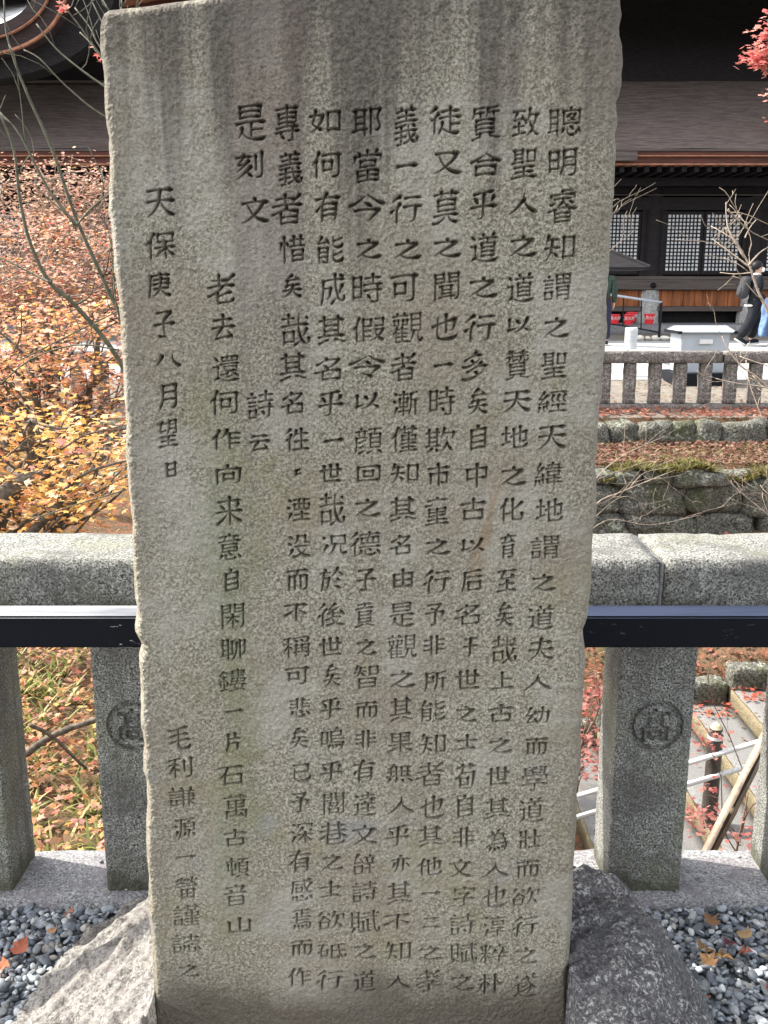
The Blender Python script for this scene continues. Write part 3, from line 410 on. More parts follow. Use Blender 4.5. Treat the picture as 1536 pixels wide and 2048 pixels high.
莫 11 36 55 36 / 37 15 38 10 43 6 60 0 63 1 / 33 26 54 26 / 55 46 54 26 / 12 47 55 46 / 12 47 12 26 / 12 26 33 26 / 3 58 62 58 / 46 63 46 53 / 20 63 20 54 / 3 16 62 16 / 0 2 4 0 8 1 24 7 32 19 33 26
萬 17 63 17 59 / 31 49 31 9 / 8 40 54 40 / 0 59 63 59 / 4 21 3 1 / 4 21 60 21 / 60 21 60 2 59 1 53 0 / 45 63 45 55 / 9 49 31 49 / 9 49 9 30 / 9 30 54 31 / 54 49 54 31 / 31 49 54 49 / 14 8 47 9 / 42 17 45 15 51 5
螢 15 51 24 47 / 17 63 15 51 / 1 45 5 44 15 51 / 63 60 59 56 / 38 60 36 55 / 4 38 61 38 / 33 46 38 46 47 52 / 49 63 47 52 / 8 60 3 53 / 0 53 3 53 / 29 60 25 56 / 47 52 61 43 / 15 15 51 15 / 15 2 51 2 / 32 27 32 2 / 15 27 15 0 / 15 27 51 27 / 51 27 51 0
行 30 58 61 58 / 52 37 51 2 49 0 38 1 / 18 63 1 49 / 0 27 6 32 10 33 / 27 37 63 37 / 18 45 12 37 11 0
觀 24 63 24 58 / 39 36 58 36 / 39 49 58 49 / 9 63 9 58 / 53 24 53 2 55 0 61 0 63 2 62 10 / 11 49 12 39 / 3 39 12 39 / 2 49 3 39 / 2 49 11 49 / 21 49 30 49 / 30 49 30 39 / 20 39 30 39 / 21 49 20 39 / 6 2 30 2 32 1 37 1 / 44 24 43 13 37 1 / 6 12 29 12 / 0 58 32 58 / 7 29 30 29 / 19 34 19 2 / 8 34 5 25 6 2 / 1 21 4 24 / 4 24 9 20 29 20 / 44 24 58 24 / 58 61 58 24 / 39 60 58 61 / 39 60 39 25 / 39 25 44 24
詩 3 40 19 40 / 3 31 19 31 / 9 62 11 58 / 34 18 40 10 / 3 3 19 3 / 19 20 19 3 / 3 20 19 20 / 3 20 3 3 / 0 51 21 51 / 27 40 63 40 / 30 55 61 55 / 28 25 63 25 / 45 63 45 40 / 54 33 54 2 52 0 46 0 44 2
誌 36 22 38 3 / 38 3 40 2 51 3 / 51 13 53 10 51 3 / 27 21 28 18 25 7 / 2 31 17 31 / 42 29 47 26 / 58 21 63 7 / 2 41 17 41 / 8 63 12 57 / 0 50 19 50 / 27 52 62 52 / 43 62 43 36 / 2 4 17 4 / 17 21 17 4 / 2 21 17 21 / 2 21 2 0 / 28 36 61 36
謂 3 4 20 4 / 20 21 20 4 / 3 21 20 21 / 3 21 3 4 / 11 63 13 58 / 33 22 61 22 / 4 32 20 32 / 0 51 22 51 / 4 41 20 41 / 33 11 61 11 / 47 62 47 41 / 31 51 63 51 / 47 41 63 41 / 62 62 63 41 / 31 62 62 62 / 31 62 31 41 / 31 41 47 41 / 52 0 59 0 / 60 32 61 4 59 0 / 33 31 60 32 / 33 31 33 1
謙 3 41 17 41 / 48 20 62 3 / 3 21 3 4 / 3 21 17 20 / 17 20 17 4 / 9 62 11 57 11 51 / 3 31 17 31 / 0 51 18 51 / 22 32 63 32 / 24 52 62 52 / 30 63 34 59 34 0 / 3 4 22 3 34 20 / 25 21 59 21 / 58 42 59 21 / 25 42 58 42 / 53 63 47 49 47 0
謹 3 30 18 30 / 0 50 20 50 / 2 2 18 2 / 18 19 18 2 / 2 19 18 19 / 2 19 2 2 / 3 40 18 40 / 9 63 11 57 / 28 21 61 21 / 44 40 59 40 / 59 40 60 30 / 30 29 60 30 / 30 40 30 29 / 30 40 44 40 / 27 57 62 57 / 30 11 60 11 / 44 47 44 1 / 26 0 63 0 / 53 62 53 48 / 35 48 53 48 / 35 62 35 48
貢 0 2 5 1 21 7 25 7 / 32 63 32 52 / 11 32 53 32 / 11 22 53 22 / 38 7 44 7 59 0 63 1 / 12 42 11 22 / 12 42 53 41 / 53 41 52 13 / 11 13 52 13 / 11 22 11 13 / 9 63 55 63 / 2 51 61 51
賦 27 34 28 4 / 58 60 61 56 / 2 47 17 47 / 37 26 44 26 / 8 13 5 11 0 0 / 28 58 42 58 / 2 32 17 32 / 37 39 37 5 / 25 47 61 47 / 17 32 17 18 / 2 18 17 18 / 2 61 2 18 / 2 61 17 61 / 17 61 17 32 / 50 63 51 29 53 12 56 2 60 1 / 62 14 63 8 60 1 / 16 11 19 5 23 2 46 7
質 19 53 19 44 / 50 53 50 44 / 9 20 51 20 / 19 11 19 6 / 1 0 19 6 / 9 29 51 29 / 41 11 42 6 / 42 6 60 0 63 1 / 36 53 62 53 / 5 53 27 53 / 9 29 10 11 / 10 11 51 12 / 50 38 51 12 / 10 38 50 38 / 10 38 9 29 / 36 61 34 49 32 44 / 36 61 58 63 / 5 61 27 63 / 5 61 4 49 0 43
贊 12 26 52 26 / 42 49 41 43 34 38 34 34 / 12 17 52 17 / 20 41 30 43 / 42 9 42 5 / 11 49 9 42 5 38 0 38 / 22 9 22 5 / 3 1 5 0 22 5 / 42 5 58 0 63 1 / 8 58 27 58 / 38 58 59 57 / 51 34 52 17 / 12 33 51 34 / 12 33 12 9 / 12 9 52 9 / 52 17 52 9 / 34 50 60 50 / 3 50 28 50 / 17 62 17 53 20 46 20 41 / 47 61 47 53 51 46 51 40 / 51 40 60 38 61 40 61 43 / 10 63 8 62 8 59 5 55
辝 37 46 40 41 38 33 / 0 38 23 40 / 13 63 10 61 0 38 / 45 62 48 58 48 53 / 0 3 23 3 / 0 25 0 3 / 0 25 23 25 / 23 25 23 3 / 56 46 53 33 / 33 18 60 18 / 46 32 46 0 / 33 53 61 53 / 19 50 26 36 31 33 63 33
逹 27 41 31 36 31 31 / 9 8 29 0 56 0 63 2 / 50 41 48 31 / 9 34 9 8 / 0 34 9 34 / 2 3 9 8 / 2 61 10 52 / 39 31 39 8 / 22 57 56 57 / 19 19 60 19 / 39 63 39 47 / 18 46 61 46 / 21 31 58 31
遂 45 31 44 13 38 9 31 11 / 9 8 29 0 57 0 63 2 / 1 61 7 55 / 0 34 9 34 / 9 34 9 8 / 16 39 20 38 36 45 / 1 2 9 8 / 21 28 25 28 40 38 / 29 62 32 58 32 52 / 37 51 36 45 / 51 63 47 52 / 18 14 22 14 37 23 57 44 / 19 52 61 52 / 36 45 43 34 52 28 62 19
道 10 9 19 4 30 1 59 2 63 5 / 52 63 48 59 47 53 / 28 62 30 59 30 53 / 38 53 37 43 / 24 32 54 32 / 24 22 54 22 / 0 36 10 36 / 10 36 10 9 / 10 9 4 6 0 2 0 0 / 0 60 8 52 / 24 42 37 43 / 24 42 24 12 / 24 12 53 12 / 54 41 53 12 / 37 43 54 41 / 19 53 60 53
還 33 62 33 52 / 45 62 45 52 / 50 18 57 23 / 10 9 25 2 63 3 / 10 38 10 9 / 0 38 10 38 / 10 9 4 7 1 4 0 0 / 3 63 11 53 / 36 26 32 19 / 17 17 21 17 32 19 / 32 19 32 10 / 17 44 62 44 / 32 10 41 11 44 14 / 45 52 58 52 / 58 62 58 52 / 21 61 58 62 / 21 61 21 52 / 21 52 45 52 / 44 21 59 11 / 55 37 57 23 / 25 37 55 37 / 25 37 23 29 25 27 56 27
鏤 23 1 26 0 37 2 42 3 44 6 / 10 59 7 58 0 48 / 55 19 55 15 50 6 / 10 59 20 52 / 0 23 2 13 / 18 24 16 13 / 42 28 59 28 / 60 35 59 28 / 29 36 60 35 / 29 36 28 28 / 28 28 42 28 / 0 31 18 31 / 9 44 10 6 / 25 19 63 19 / 20 52 62 51 / 0 3 19 7 / 29 51 30 44 / 30 44 58 44 / 58 59 58 44 / 30 59 58 59 / 30 59 29 51 / 0 48 4 44 16 44 / 34 10 44 6 49 6 61 1 / 44 63 44 31 34 15 34 10
閑 38 53 63 53 / 0 54 24 54 / 32 28 26 25 15 13 11 11 / 32 28 50 12 / 0 44 24 44 / 24 63 24 44 / 0 63 24 63 / 0 63 0 0 / 38 44 63 44 / 38 63 38 44 / 38 63 63 62 / 63 62 63 4 62 1 59 0 53 1 / 31 37 31 3 / 13 30 50 30
閭 0 53 25 53 / 46 17 47 5 / 16 17 46 17 / 16 17 16 5 / 16 5 47 5 / 38 53 63 53 / 22 25 43 25 / 44 34 43 25 / 19 35 44 34 / 19 35 18 26 / 18 26 22 25 / 0 43 25 43 / 24 63 25 43 / 0 62 24 63 / 0 62 0 0 / 39 43 63 43 / 38 63 39 43 / 38 63 63 62 / 63 62 63 3 60 0 55 0 52 2
非 39 35 60 35 / 1 52 22 52 / 39 52 61 52 / 2 35 22 35 / 0 18 22 18 / 39 18 63 18 / 22 63 22 0 / 39 63 39 0
音 13 51 17 49 20 38 / 31 63 33 56 / 52 52 48 50 44 38 / 11 0 53 0 / 11 13 53 13 / 0 38 63 38 / 11 26 11 0 / 11 26 52 26 / 52 26 53 0 / 5 56 60 56
頓 55 8 63 0 / 15 5 27 8 30 12 / 30 0 33 1 42 8 / 37 25 61 25 / 37 36 61 36 / 49 59 47 47 / 37 46 47 47 / 37 46 37 14 / 37 14 60 14 / 61 46 60 14 / 47 47 61 46 / 26 43 26 23 / 4 23 26 23 / 4 43 4 23 / 0 51 3 54 27 54 31 51 / 15 63 15 5 / 34 60 63 60
顔 48 60 47 48 / 15 63 16 56 / 30 1 32 0 43 7 / 53 7 56 6 63 0 / 9 28 12 27 22 34 26 34 / 9 2 20 6 26 12 / 9 56 8 48 11 45 / 23 56 24 49 21 40 / 10 16 12 15 17 18 25 24 / 37 25 61 25 / 37 37 61 37 / 37 48 47 48 / 37 48 37 14 / 37 14 60 13 / 61 47 60 13 / 47 48 61 47 / 34 60 62 60 / 2 56 28 56 / 3 40 29 40 / 3 40 3 15 0 3
髙 16 47 48 47 / 16 38 48 38 / 18 7 45 7 / 46 18 45 7 / 18 18 46 18 / 18 18 18 7 / 31 63 32 56 / 16 56 16 28 / 48 56 48 28 / 50 1 52 0 61 1 / 61 27 61 1 / 2 27 61 27 / 2 27 2 0 / 0 56 63 56'''
# where they are cut: character, left, top, right, bottom as measured on the stone
CUT = '''聰 1096 211 1165 276|明 1097 295 1155 354|睿 1096 377 1156 448|知 1088 470 1151 526|謂 1086 546 1143 602|之 1087 633 1143 678|聖 1083 705 1136 761|經 1076 781 1136 828|天 1074 850 1136 903|緯 1069 924 1126 975|地 1071 997 1128 1046|謂 1061 1071 1119 1119|之 1063 1148 1116 1185|道 1056 1210 1111 1263|夫 1056 1276 1112 1325|人 1044 1347 1108 1385|幼 1051 1413 1100 1450|而 1051 1475 1097 1513|學 1043 1531 1097 1583|道 1039 1596 1090 1648|壯 1037 1660 1085 1700|而 1032 1721 1081 1758|欲 1022 1775 1080 1815|行 1024 1834 1078 1877|之 1029 1896 1080 1931|遂 1029 1948 1078 1995
致 1024 214 1083 275|聖 1022 297 1076 361|人 1015 384 1080 433|之 1019 469 1078 516|道 1014 545 1071 608|以 1014 634 1065 668|贊 1010 700 1060 763|天 1005 781 1066 829|地 1002 851 1058 899|之 1001 932 1057 974|化 997 997 1049 1046|育 1000 1067 1033 1120|至 993 1138 1036 1187|矣 990 1206 1030 1257|哉 983 1271 1034 1329|上 983 1344 1030 1382|古 977 1409 1029 1447|之 976 1475 1029 1509|世 972 1534 1022 1573|其 970 1596 1021 1640|為 972 1659 1017 1706|人 959 1722 1022 1758|也 966 1772 1016 1815|淳 966 1831 1013 1877|粹 960 1890 1015 1932|朴 957 1948 1008 1991
質 942 209 1002 284|合 940 304 1007 354|乎 940 378 997 443|道 940 464 1000 528|之 937 552 1000 598|行 928 629 994 687|多 924 703 979 765|矣 935 777 979 833|自 940 850 974 905|中 932 927 976 978|古 920 997 975 1043|以 922 1076 973 1107|后 922 1138 967 1187|名 908 1207 961 1252|于 926 1274 958 1317|世 910 1340 962 1382|之 911 1412 958 1447|士 913 1469 957 1502|苟 910 1526 953 1581|自 914 1591 947 1639|非 905 1655 952 1695|文 897 1717 948 1758|字 907 1771 951 1814|詩 900 1827 952 1873|賦 900 1887 956 1933|之 900 1949 952 1984
徒 856 211 925 272|又 864 302 929 352|莫 864 379 920 453|之 866 474 927 517|聞 868 543 920 607|也 862 627 919 682|一 866 721 909 737|時 858 774 912 832|欺 850 855 910 910|市 854 927 902 976|童 849 995 900 1054|之 850 1077 904 1112|行 846 1141 902 1190|予 850 1207 892 1253|非 846 1271 892 1313|所 848 1341 895 1386|能 842 1401 893 1447|知 840 1470 892 1512|者 831 1525 890 1574|也 840 1591 891 1638|其 838 1651 887 1695|他 834 1715 886 1755|一 843 1782 882 1793|二 844 1836 881 1860|之 836 1892 888 1923|孝 831 1941 881 1988
義 788 207 838 294|一 791 320 838 338|行 779 390 846 450|之 787 477 847 521|可 780 547 839 605|觀 784 624 848 688|者 781 706 835 764|漸 784 781 838 835|僅 781 851 837 908|知 781 928 838 970|其 779 994 834 1046|名 779 1069 822 1112|由 785 1138 827 1181|是 778 1205 832 1254|觀 775 1269 835 1319|之 779 1340 835 1378|其 779 1396 827 1447|果 775 1466 828 1508|無 771 1530 827 1569|人 774 1592 832 1631|乎 772 1650 822 1696|亦 782 1712 822 1750|其 774 1765 825 1812|不 767 1829 823 1863|知 770 1885 822 1926|人 767 1948 825 1982
耶 703 214 765 274|當 707 297 764 367|今 696 386 775 447|之 711 476 767 520|時 704 546 767 607|假 703 634 772 687|令 696 708 775 758|以 709 786 762 821|顔 708 855 765 910|回 713 931 762 966|之 708 997 765 1036|德 698 1063 763 1115|子 711 1137 754 1184|貢 709 1205 750 1258|之 711 1278 757 1313|智 707 1331 758 1379|而 710 1404 758 1440|非 710 1462 754 1500|有 705 1522 753 1569|逹 707 1586 755 1633|文 703 1651 759 1693|辝 707 1707 753 1751|詩 703 1763 757 1807|賦 700 1821 761 1872|之 707 1887 755 1920|道 707 1942 753 1987
如 616 218 682 270|何 621 302 685 360|有 629 384 683 447|能 634 470 690 530|成 639 546 692 613|其 634 630 693 692|名 627 713 683 763|乎 635 780 690 836|一 646 876 689 888|世 638 928 686 967|哉 638 985 690 1052|况 643 1069 697 1112|於 639 1134 690 1185|後 635 1206 693 1256|世 637 1275 686 1314|矣 645 1330 684 1377|乎 639 1395 685 1443|嗚 641 1456 690 1502|乎 639 1523 688 1569|閭 646 1586 689 1634|巷 638 1644 697 1693|之 643 1708 690 1743|士 639 1763 685 1797|欲 634 1823 690 1863|砥 635 1887 694 1920|行 632 1942 689 1984
專 548 209 601 284|義 556 298 606 374|者 541 386 607 451|惜 558 469 612 529|矣 562 548 607 599|哉 561 625 620 694|其 558 705 614 765|名 561 782 607 830|徃 568 856 620 906|〻 587 937 603 954|湮 571 996 622 1045|没 573 1069 624 1118|而 572 1138 619 1185|不 567 1207 617 1245|稱 565 1271 623 1318|可 569 1334 621 1371|悲 578 1396 621 1437|矣 578 1457 619 1501|已 584 1528 624 1565|予 582 1586 621 1627|深 580 1646 627 1691|有 577 1702 625 1748|感 581 1755 627 1806|焉 584 1819 624 1863|而 581 1881 627 1915|作 574 1936 624 1976
是 469 207 535 280|刻 469 301 527 362|文 480 392 542 451|詩 493 781 549 840|云 497 869 542 905
老 413 547 472 610|去 421 628 472 682|還 425 710 481 767|何 418 781 480 833|作 420 858 482 903|向 431 930 483 973|来 430 993 487 1053|意 435 1068 483 1123|自 448 1138 478 1188|閑 442 1207 489 1262|聊 440 1276 492 1323|鏤 438 1338 494 1385|一 449 1418 489 1429|片 449 1466 483 1508|石 435 1532 489 1575|萬 448 1590 496 1642|古 447 1659 494 1695|頓 451 1716 498 1756|音 448 1769 496 1814|山 456 1834 502 1868
天 289 375 352 439|保 288 464 352 521|庚 293 543 344 600|子 305 621 352 678|八 308 707 365 737|月 315 766 355 822|望 314 838 356 898|日 330 924 353 959
毛 336 1451 384 1501|利 334 1514 385 1559|謙 336 1574 393 1615|源 346 1636 392 1680|一 350 1712 392 1720|螢 350 1754 397 1801|謹 346 1809 401 1853|誌 344 1867 402 1909|之 356 1928 402 1957'''
STROKES = {}
for ln in GLYPHS.strip().split('\n'):
    STROKES[ln[0]] = [np.array([float(v) / 63 for v in s.split()]).reshape(-1, 2) for s in ln[1:].split('/')]
def profile(cls, t):
    T = {'h': ((0, 1.0), (.1, .8), (.45, .58), (.75, .8), (.9, 1.5), (1, .8)),
         'n': ((0, .5), (.4, .65), (.80, 1.5), (.91, 1.15), (1, .3)),
         'v': ((0, 1.4), (.12, .95), (.5, .75), (.9, .85), (1, .6)),
         'p': ((0, 1.45), (.15, 1.15), (.6, .75), (1, .32)),
         'd': ((0, .5), (.6, 1.5), (1, .9)),
         't': ((0, 1.15), (.3, .9), (1, .15))}[cls]
    return np.interp(t, [a for a, _ in T], [b for _, b in T])
def carve(H, x0, z0, px, char, bx0, bz0, bx1, bz1, hw, slope, depth, tilt=.11, brush=True):
    """cut V-grooves for one character into height field H (rows = z, cols = x)"""
    st = [s.copy() for s in STROKES[char]]
    raw = [s.copy() for s in st]
    for s in st: s[:, 1] += tilt * (s[:, 0] - .5)
    a = np.vstack(st); mn, mx = a.min(0), a.max(0); ext = np.maximum(mx - mn, .02)
    w, h = bx1 - bx0 - 2 * hw, bz1 - bz0 - 2 * hw
    flat = (mx - mn)[1] < .18
    for s, r in zip(st, raw):
        q = (s - mn) / ext
        if flat: q[:, 1] = (s[:, 1] - mn[1]) / ext[0] * w / max(h, 1e-4)
        q = np.array([bx0 + hw, bz0 + hw]) + q * np.array([w, h])
        d = r[-1] - r[0]; seg = np.linalg.norm(np.diff(r, axis=0), axis=1); L = seg.sum()
        if abs(d[0]) > 2.2 * abs(d[1]): cls = 'n' if (d[1] < -.05 * abs(d[0]) and L > .6 and len(r) > 2) else 'h'
        elif abs(d[0]) < .28 * abs(d[1]): cls = 'v'
        elif d[1] < 0 and d[0] < 0: cls = 'p' if L > .13 else 'd'
        elif d[1] < 0: cls = 'n' if L > .3 else 'd'
        else: cls = 't'
        # resample smooth
        cum = np.concatenate([[0], np.cumsum(np.linalg.norm(np.diff(q, axis=0), axis=1))]); n = max(3, int(cum[-1] / .004) + 1)
        tt = np.linspace(0, cum[-1], n); pts = np.stack([np.interp(tt, cum, q[:, 0]), np.interp(tt, cum, q[:, 1])], 1)
        if n > 5:
            for _ in range(2): pts[1:-1] = (pts[:-2] + 2 * pts[1:-1] + pts[2:]) / 4
        if brush and n > 4:                                    # slight bow of a brush line
            nrm = np.array([-(pts[-1] - pts[0])[1], (pts[-1] - pts[0])[0]]); sg = {'h': .035, 'p': -.05, 'n': -.04}.get(cls, 0)
            pts = pts + np.sin(np.linspace(0, math.pi, n))[:, None] * nrm * sg
        rad = hw * (profile(cls, tt / max(cum[-1], 1e-6)) if brush else np.ones(n)) 
        for i in range(n - 1):
            pa, pb = pts[i], pts[i + 1]; m = hw * 1.5
            c0 = max(0, int((min(pa[0], pb[0]) - m - x0) / px)); c1 = min(H.shape[1], int((max(pa[0], pb[0]) + m - x0) / px) + 2)
            r0 = max(0, int((min(pa[1], pb[1]) - m - z0) / px)); r1 = min(H.shape[0], int((max(pa[1], pb[1]) + m - z0) / px) + 2)
            if c1 <= c0 or r1 <= r0: continue
            X = x0 + np.arange(c0, c1)[None, :] * px; Z = z0 + np.arange(r0, r1)[:, None] * px
            ab = pb - pa; l2 = ab @ ab + 1e-12
            t = np.clip(((X - pa[0]) * ab[0] + (Z - pa[1]) * ab[1]) / l2, 0, 1)
            dist = np.hypot(X - pa[0] - t * ab[0], Z - pa[1] - t * ab[1])
            g = np.minimum((rad[i] + (rad[i + 1] - rad[i]) * t - dist) * slope, depth)
            sub = H[r0:r1, c0:c1]; np.maximum(sub, g, out=sub)
def smooth_noise(shape, cells, seed):
    """cheap value noise, bilinear"""
    r = np.random.default_rng(seed); g = r.standard_normal((cells[0] + 2, cells[1] + 2))
    for _ in range(1): g = (g + np.roll(g, 1, 0) + np.roll(g, 1, 1) + np.roll(np.roll(g, 1, 0), 1, 1)) / 2
    y = np.linspace(0, cells[0], shape[0]); x = np.linspace(0, cells[1], shape[1])
    yi, xi = np.minimum(y.astype(int), cells[0] - 1), np.minimum(x.astype(int), cells[1] - 1); fy, fx = (y - yi)[:, None], (x - xi)[None, :]
    fy, fx = fy * fy * (3 - 2 * fy), fx * fx * (3 - 2 * fx)
    a, b, c, d = g[yi][:, xi], g[yi][:, xi + 1], g[yi + 1][:, xi], g[yi + 1][:, xi + 1]
    return (a * (1 - fx) + b * fx) * (1 - fy) + (c * (1 - fx) + d * fx) * fy
def bilin(H, x0, z0, px, X, Z):
    c = np.clip((X - x0) / px, 0, H.shape[1] - 1.001); r = np.clip((Z - z0) / px, 0, H.shape[0] - 1.001)
    ci, ri = c.astype(int), r.astype(int); fc, fr = c - ci, r - ri
    return (H[ri, ci] * (1 - fc) + H[ri, ci + 1] * fc) * (1 - fr) + (H[ri + 1, ci] * (1 - fc) + H[ri + 1, ci + 1] * fc) * fr

# ------------------------------------------------------------------ the inscribed stone
YS = 1.60
LEFT = '205 30 201 54 200 80 205 134 207 183 208 215 211 250 216 274 219 322 218 376 216 419 220 443 224 483 228 537 234 580 239 629 242 701 246 755 247 803 252 849 250 889 252 930 254 956 258 1005 264 1048 262 1080 266 1134 270 1201 275 1236 271 1268 282 1290 285 1303 278 1327 282 1389 283 1456 289 1502 286 1550 292 1567 297 1628 293 1660 293 1727 296 1768 298 1789 297 1834 302 1875 306 1917 308 1968 309 2060 312 2260'
RIGHT = '1239 -25 1241 0 1237 40 1237 59 1244 86 1245 107 1244 148 1240 172 1231 188 1232 209 1236 234 1231 252 1233 295 1231 322 1227 389 1223 443 1220 497 1217 550 1216 554 1213 629 1210 674 1206 728 1201 768 1202 806 1196 827 1194 862 1190 903 1188 956 1192 1010 1191 1050 1186 1067 1184 1089 1181 1161 1178 1201 1174 1241 1162 1268 1165 1303 1168 1341 1164 1389 1162 1430 1158 1478 1158 1550 1151 1585 1148 1642 1148 1713 1144 1784 1140 1855 1137 1912 1131 1954 1133 1997 1134 2060 1134 2260'
TOP = '200 34 206 28 215 25 240 21 290 16 340 8 400 1 450 -8 520 -18 600 -26 750 -34 900 -36 1050 -32 1150 -27 1240 -24'
def pxl(s):
    a = np.array([float(v) for v in s.split()]).reshape(-1, 2); return [P(x, y, YS) for x, y in a]
def build_monument():
    Lp, Rp, Tp = pxl(LEFT), pxl(RIGHT), pxl(TOP)
    lz, lx = np.array([p.z for p in Lp])[::-1], np.array([p.x for p in Lp])[::-1] + .0028
    rz, rx = np.array([p.z for p in Rp])[::-1], np.array([p.x for p in Rp])[::-1] - .0022
    tx, tz = np.array([p.x for p in Tp]), np.array([p.z for p in Tp])
    zb = -.03; nu, nv = 1080, 2350; pxm = .0008
    x0, z0, x1, z1 = -.50, -.05, .43, 2.02
    H = np.zeros((int((z1 - z0) / pxm), int((x1 - x0) / pxm)), np.float64)
    for e in CUT.strip().replace('\n', '|').split('|'):
        c, a, b, d, f = e.split(); a, b, d, f = (float(v) for v in (a, b, d, f)); ym = (b + f) / 2
        n = len(STROKES[c]); hw = .0024 * min(1.12, max(.78, (9.0 / n) ** .22)) * (1.02 if ym < 650 else 1.0)
        if d - a > 0 and c == '一': hw *= 1.15
        carve(H, x0, z0, pxm, c, P(a, ym, YS).x, P(0, f, YS).z, P(d, ym, YS).x, P(0, b, YS).z, hw, 7.0, .020)
    for _ in range(1):                                        # worn arrises
        H[1:-1, 1:-1] = (H[1:-1, 1:-1] * 2 + H[:-2, 1:-1] + H[2:, 1:-1] + H[1:-1, :-2] + H[1:-1, 2:]) / 6
    # pecked, slightly wavy dressing of the face
    D = smooth_noise(H.shape, (30, 14), 1) * .0012 + smooth_noise(H.shape, (230, 110), 2) * .00035
    D += smooth_noise(H.shape, (620, 290), 3) * .00055 + smooth_noise(H.shape, (1300, 600), 4) * .00042
    Hf = H + D
    # pits, cracks
    rp = np.random.default_rng(21); Xc = x0 + np.arange(H.shape[1]) * pxm; Zc = z0 + np.arange(H.shape[0]) * pxm
    for _ in range(260):
        pxx, pzz, rr, dd = rp.uniform(-.44, .37), rp.uniform(.1, 1.95), rp.uniform(.0012, .0034), rp.uniform(.001, .003)
        a, b2 = int((pxx - 3 * rr - x0) / pxm), int((pxx + 3 * rr - x0) / pxm); cc, dd2 = int((pzz - 3 * rr - z0) / pxm), int((pzz + 3 * rr - z0) / pxm)
        Hf[cc:dd2, a:b2] += dd * np.exp(-((Xc[None, a:b2] - pxx) ** 2 + (Zc[cc:dd2, None] - pzz) ** 2) / rr ** 2)
    for px_, py_, r_, d_ in ((277, 188, .006, .004), (305, 60, .004, .002), (880, 22, .004, .003), (1045, 18, .005, .002), (380, 1010, .0025, .004), (1100, 1720, .004, .002)):
        p = P(px_, py_, YS); X = x0 + np.arange(H.shape[1])[None] * pxm; Z = z0 + np.arange(H.shape[0])[:, None] * pxm
        Hf += d_ * np.exp(-(((X - p.x) / (r_ * .6)) ** 2 + ((Z - p.z) / (r_ * 1.6)) ** 2))
    u = np.linspace(0, 1, nu); v = np.linspace(0, 1, nv); U, Vv = np.meshgrid(u, v)
    ztop = np.interp(lx[-1] + (rx[-1] - lx[-1]) * u, tx, tz)
    Zg = zb + (ztop[None] - zb) * Vv
    Xl, Xr = np.interp(Zg, lz, lx), np.interp(Zg, rz, rx)
    # fine chipped wobble of the edge
    e1 = np.interp(Zg, np.linspace(zb, 2, 240), np.convolve(np.random.default_rng(5).standard_normal(242), [.25, .5, .25], 'valid')) * .0009
    Xg = Xl + e1 + (Xr - e1 * .8 - Xl - e1) * U
    y = bilin(Hf, x0, z0, pxm, Xg, Zg)
    dl, dr, dt = (Xg - Xl), (Xr - Xg), (ztop[None] - Zg) * .9
    b = .010; d = np.minimum(np.minimum(dl, dr), dt) + .0004; d = np.clip(d, 0, b)
    y += (b - np.sqrt(np.maximum(0, b * b - (b - d) ** 2))) * .8
    V = np.stack([Xg, YS + y, Zg], -1).reshape(-1, 3)
    i = np.arange(nv - 1)[:, None] * nu + np.arange(nu - 1)[None]
    F = np.stack([i, i + 1, i + nu + 1, i + nu], -1).reshape(-1, 4)
    # border loop, counter-clockwise seen from the front
    loop = np.concatenate([np.arange(nu - 1), (np.arange(nv - 1)) * nu + nu - 1, (nv - 1) * nu + np.arange(nu - 1, 0, -1), np.arange(nv - 1, 0, -1) * nu])
    rim = V[loop]; cx, cz = -.03, .95
    nrm = np.zeros((len(loop), 2)); nn = nu - 1; mm = nv - 1
    nrm[:nn] = (0, -1); nrm[nn:nn + mm] = (1, 0); nrm[nn + mm:2 * nn + mm] = (0, 1); nrm[2 * nn + mm:] = (-1, 0)
    for _ in range(30): nrm = (np.roll(nrm, 1, 0) + nrm * 2 + np.roll(nrm, -1, 0)) / 4
    arc = np.arange(len(loop))
    fr = lambda s: sum(np.interp(arc, np.linspace(0, len(loop), k), np.random.default_rng(s + k).random(k)) * w for k, w in ((60, .5), (170, .28), (600, .22)))
    n1, n2 = fr(8), fr(9)
    rings = [(.012, .0040 + .003 * n1), (.040, .0095 + .006 * n1), (.085, .0165 + .010 * n2), (.16, .014 + .012 * n1), (.25, .002 + .01 * n2), (.275, -.02 + 0 * n1)]
    allV = [V]; prev = loop; base = len(V); FF = [F]
    for dy, off in rings:
        rv = rim.copy(); rv[:, 0] += nrm[:, 0] * off; rv[:, 2] += nrm[:, 1] * off; rv[:, 1] = YS + dy + .004 * n2
        cur = base + np.arange(len(loop)); base += len(loop); allV.append(rv)
        FF.append(np.stack([prev, cur, np.roll(cur, -1), np.roll(prev, -1)], -1)); prev = cur
    for s in (.6, .2, .001):
        rv = allV[-1].copy() if s == .6 else last.copy(); last = rv.copy() if s == .6 else last
        q = last.copy(); q[:, 0] = cx + (last[:, 0] - cx) * s; q[:, 2] = cz + (last[:, 2] - cz) * s; q[:, 1] = YS + .28
        cur = base + np.arange(len(loop)); base += len(loop); allV.append(q)
        FF.append(np.stack([prev, cur, np.roll(cur, -1), np.roll(prev, -1)], -1)); prev = cur
    me = np_mesh('stone_monument', np.vstack(allV), np.vstack(FF)[:, ::-1][:, [0, 1, 2, 3]] if False else np.vstack(FF), True)
    # material
    t = NT('inscribed stone'); X, Y_, Z = t.xyz()
    g = t.noise(185, 3, .75); g2 = t.noise(95, 3, .7, off=(2, 5, 1)); g3 = t.noise(270, 2, .7, off=(1, 0, 4))
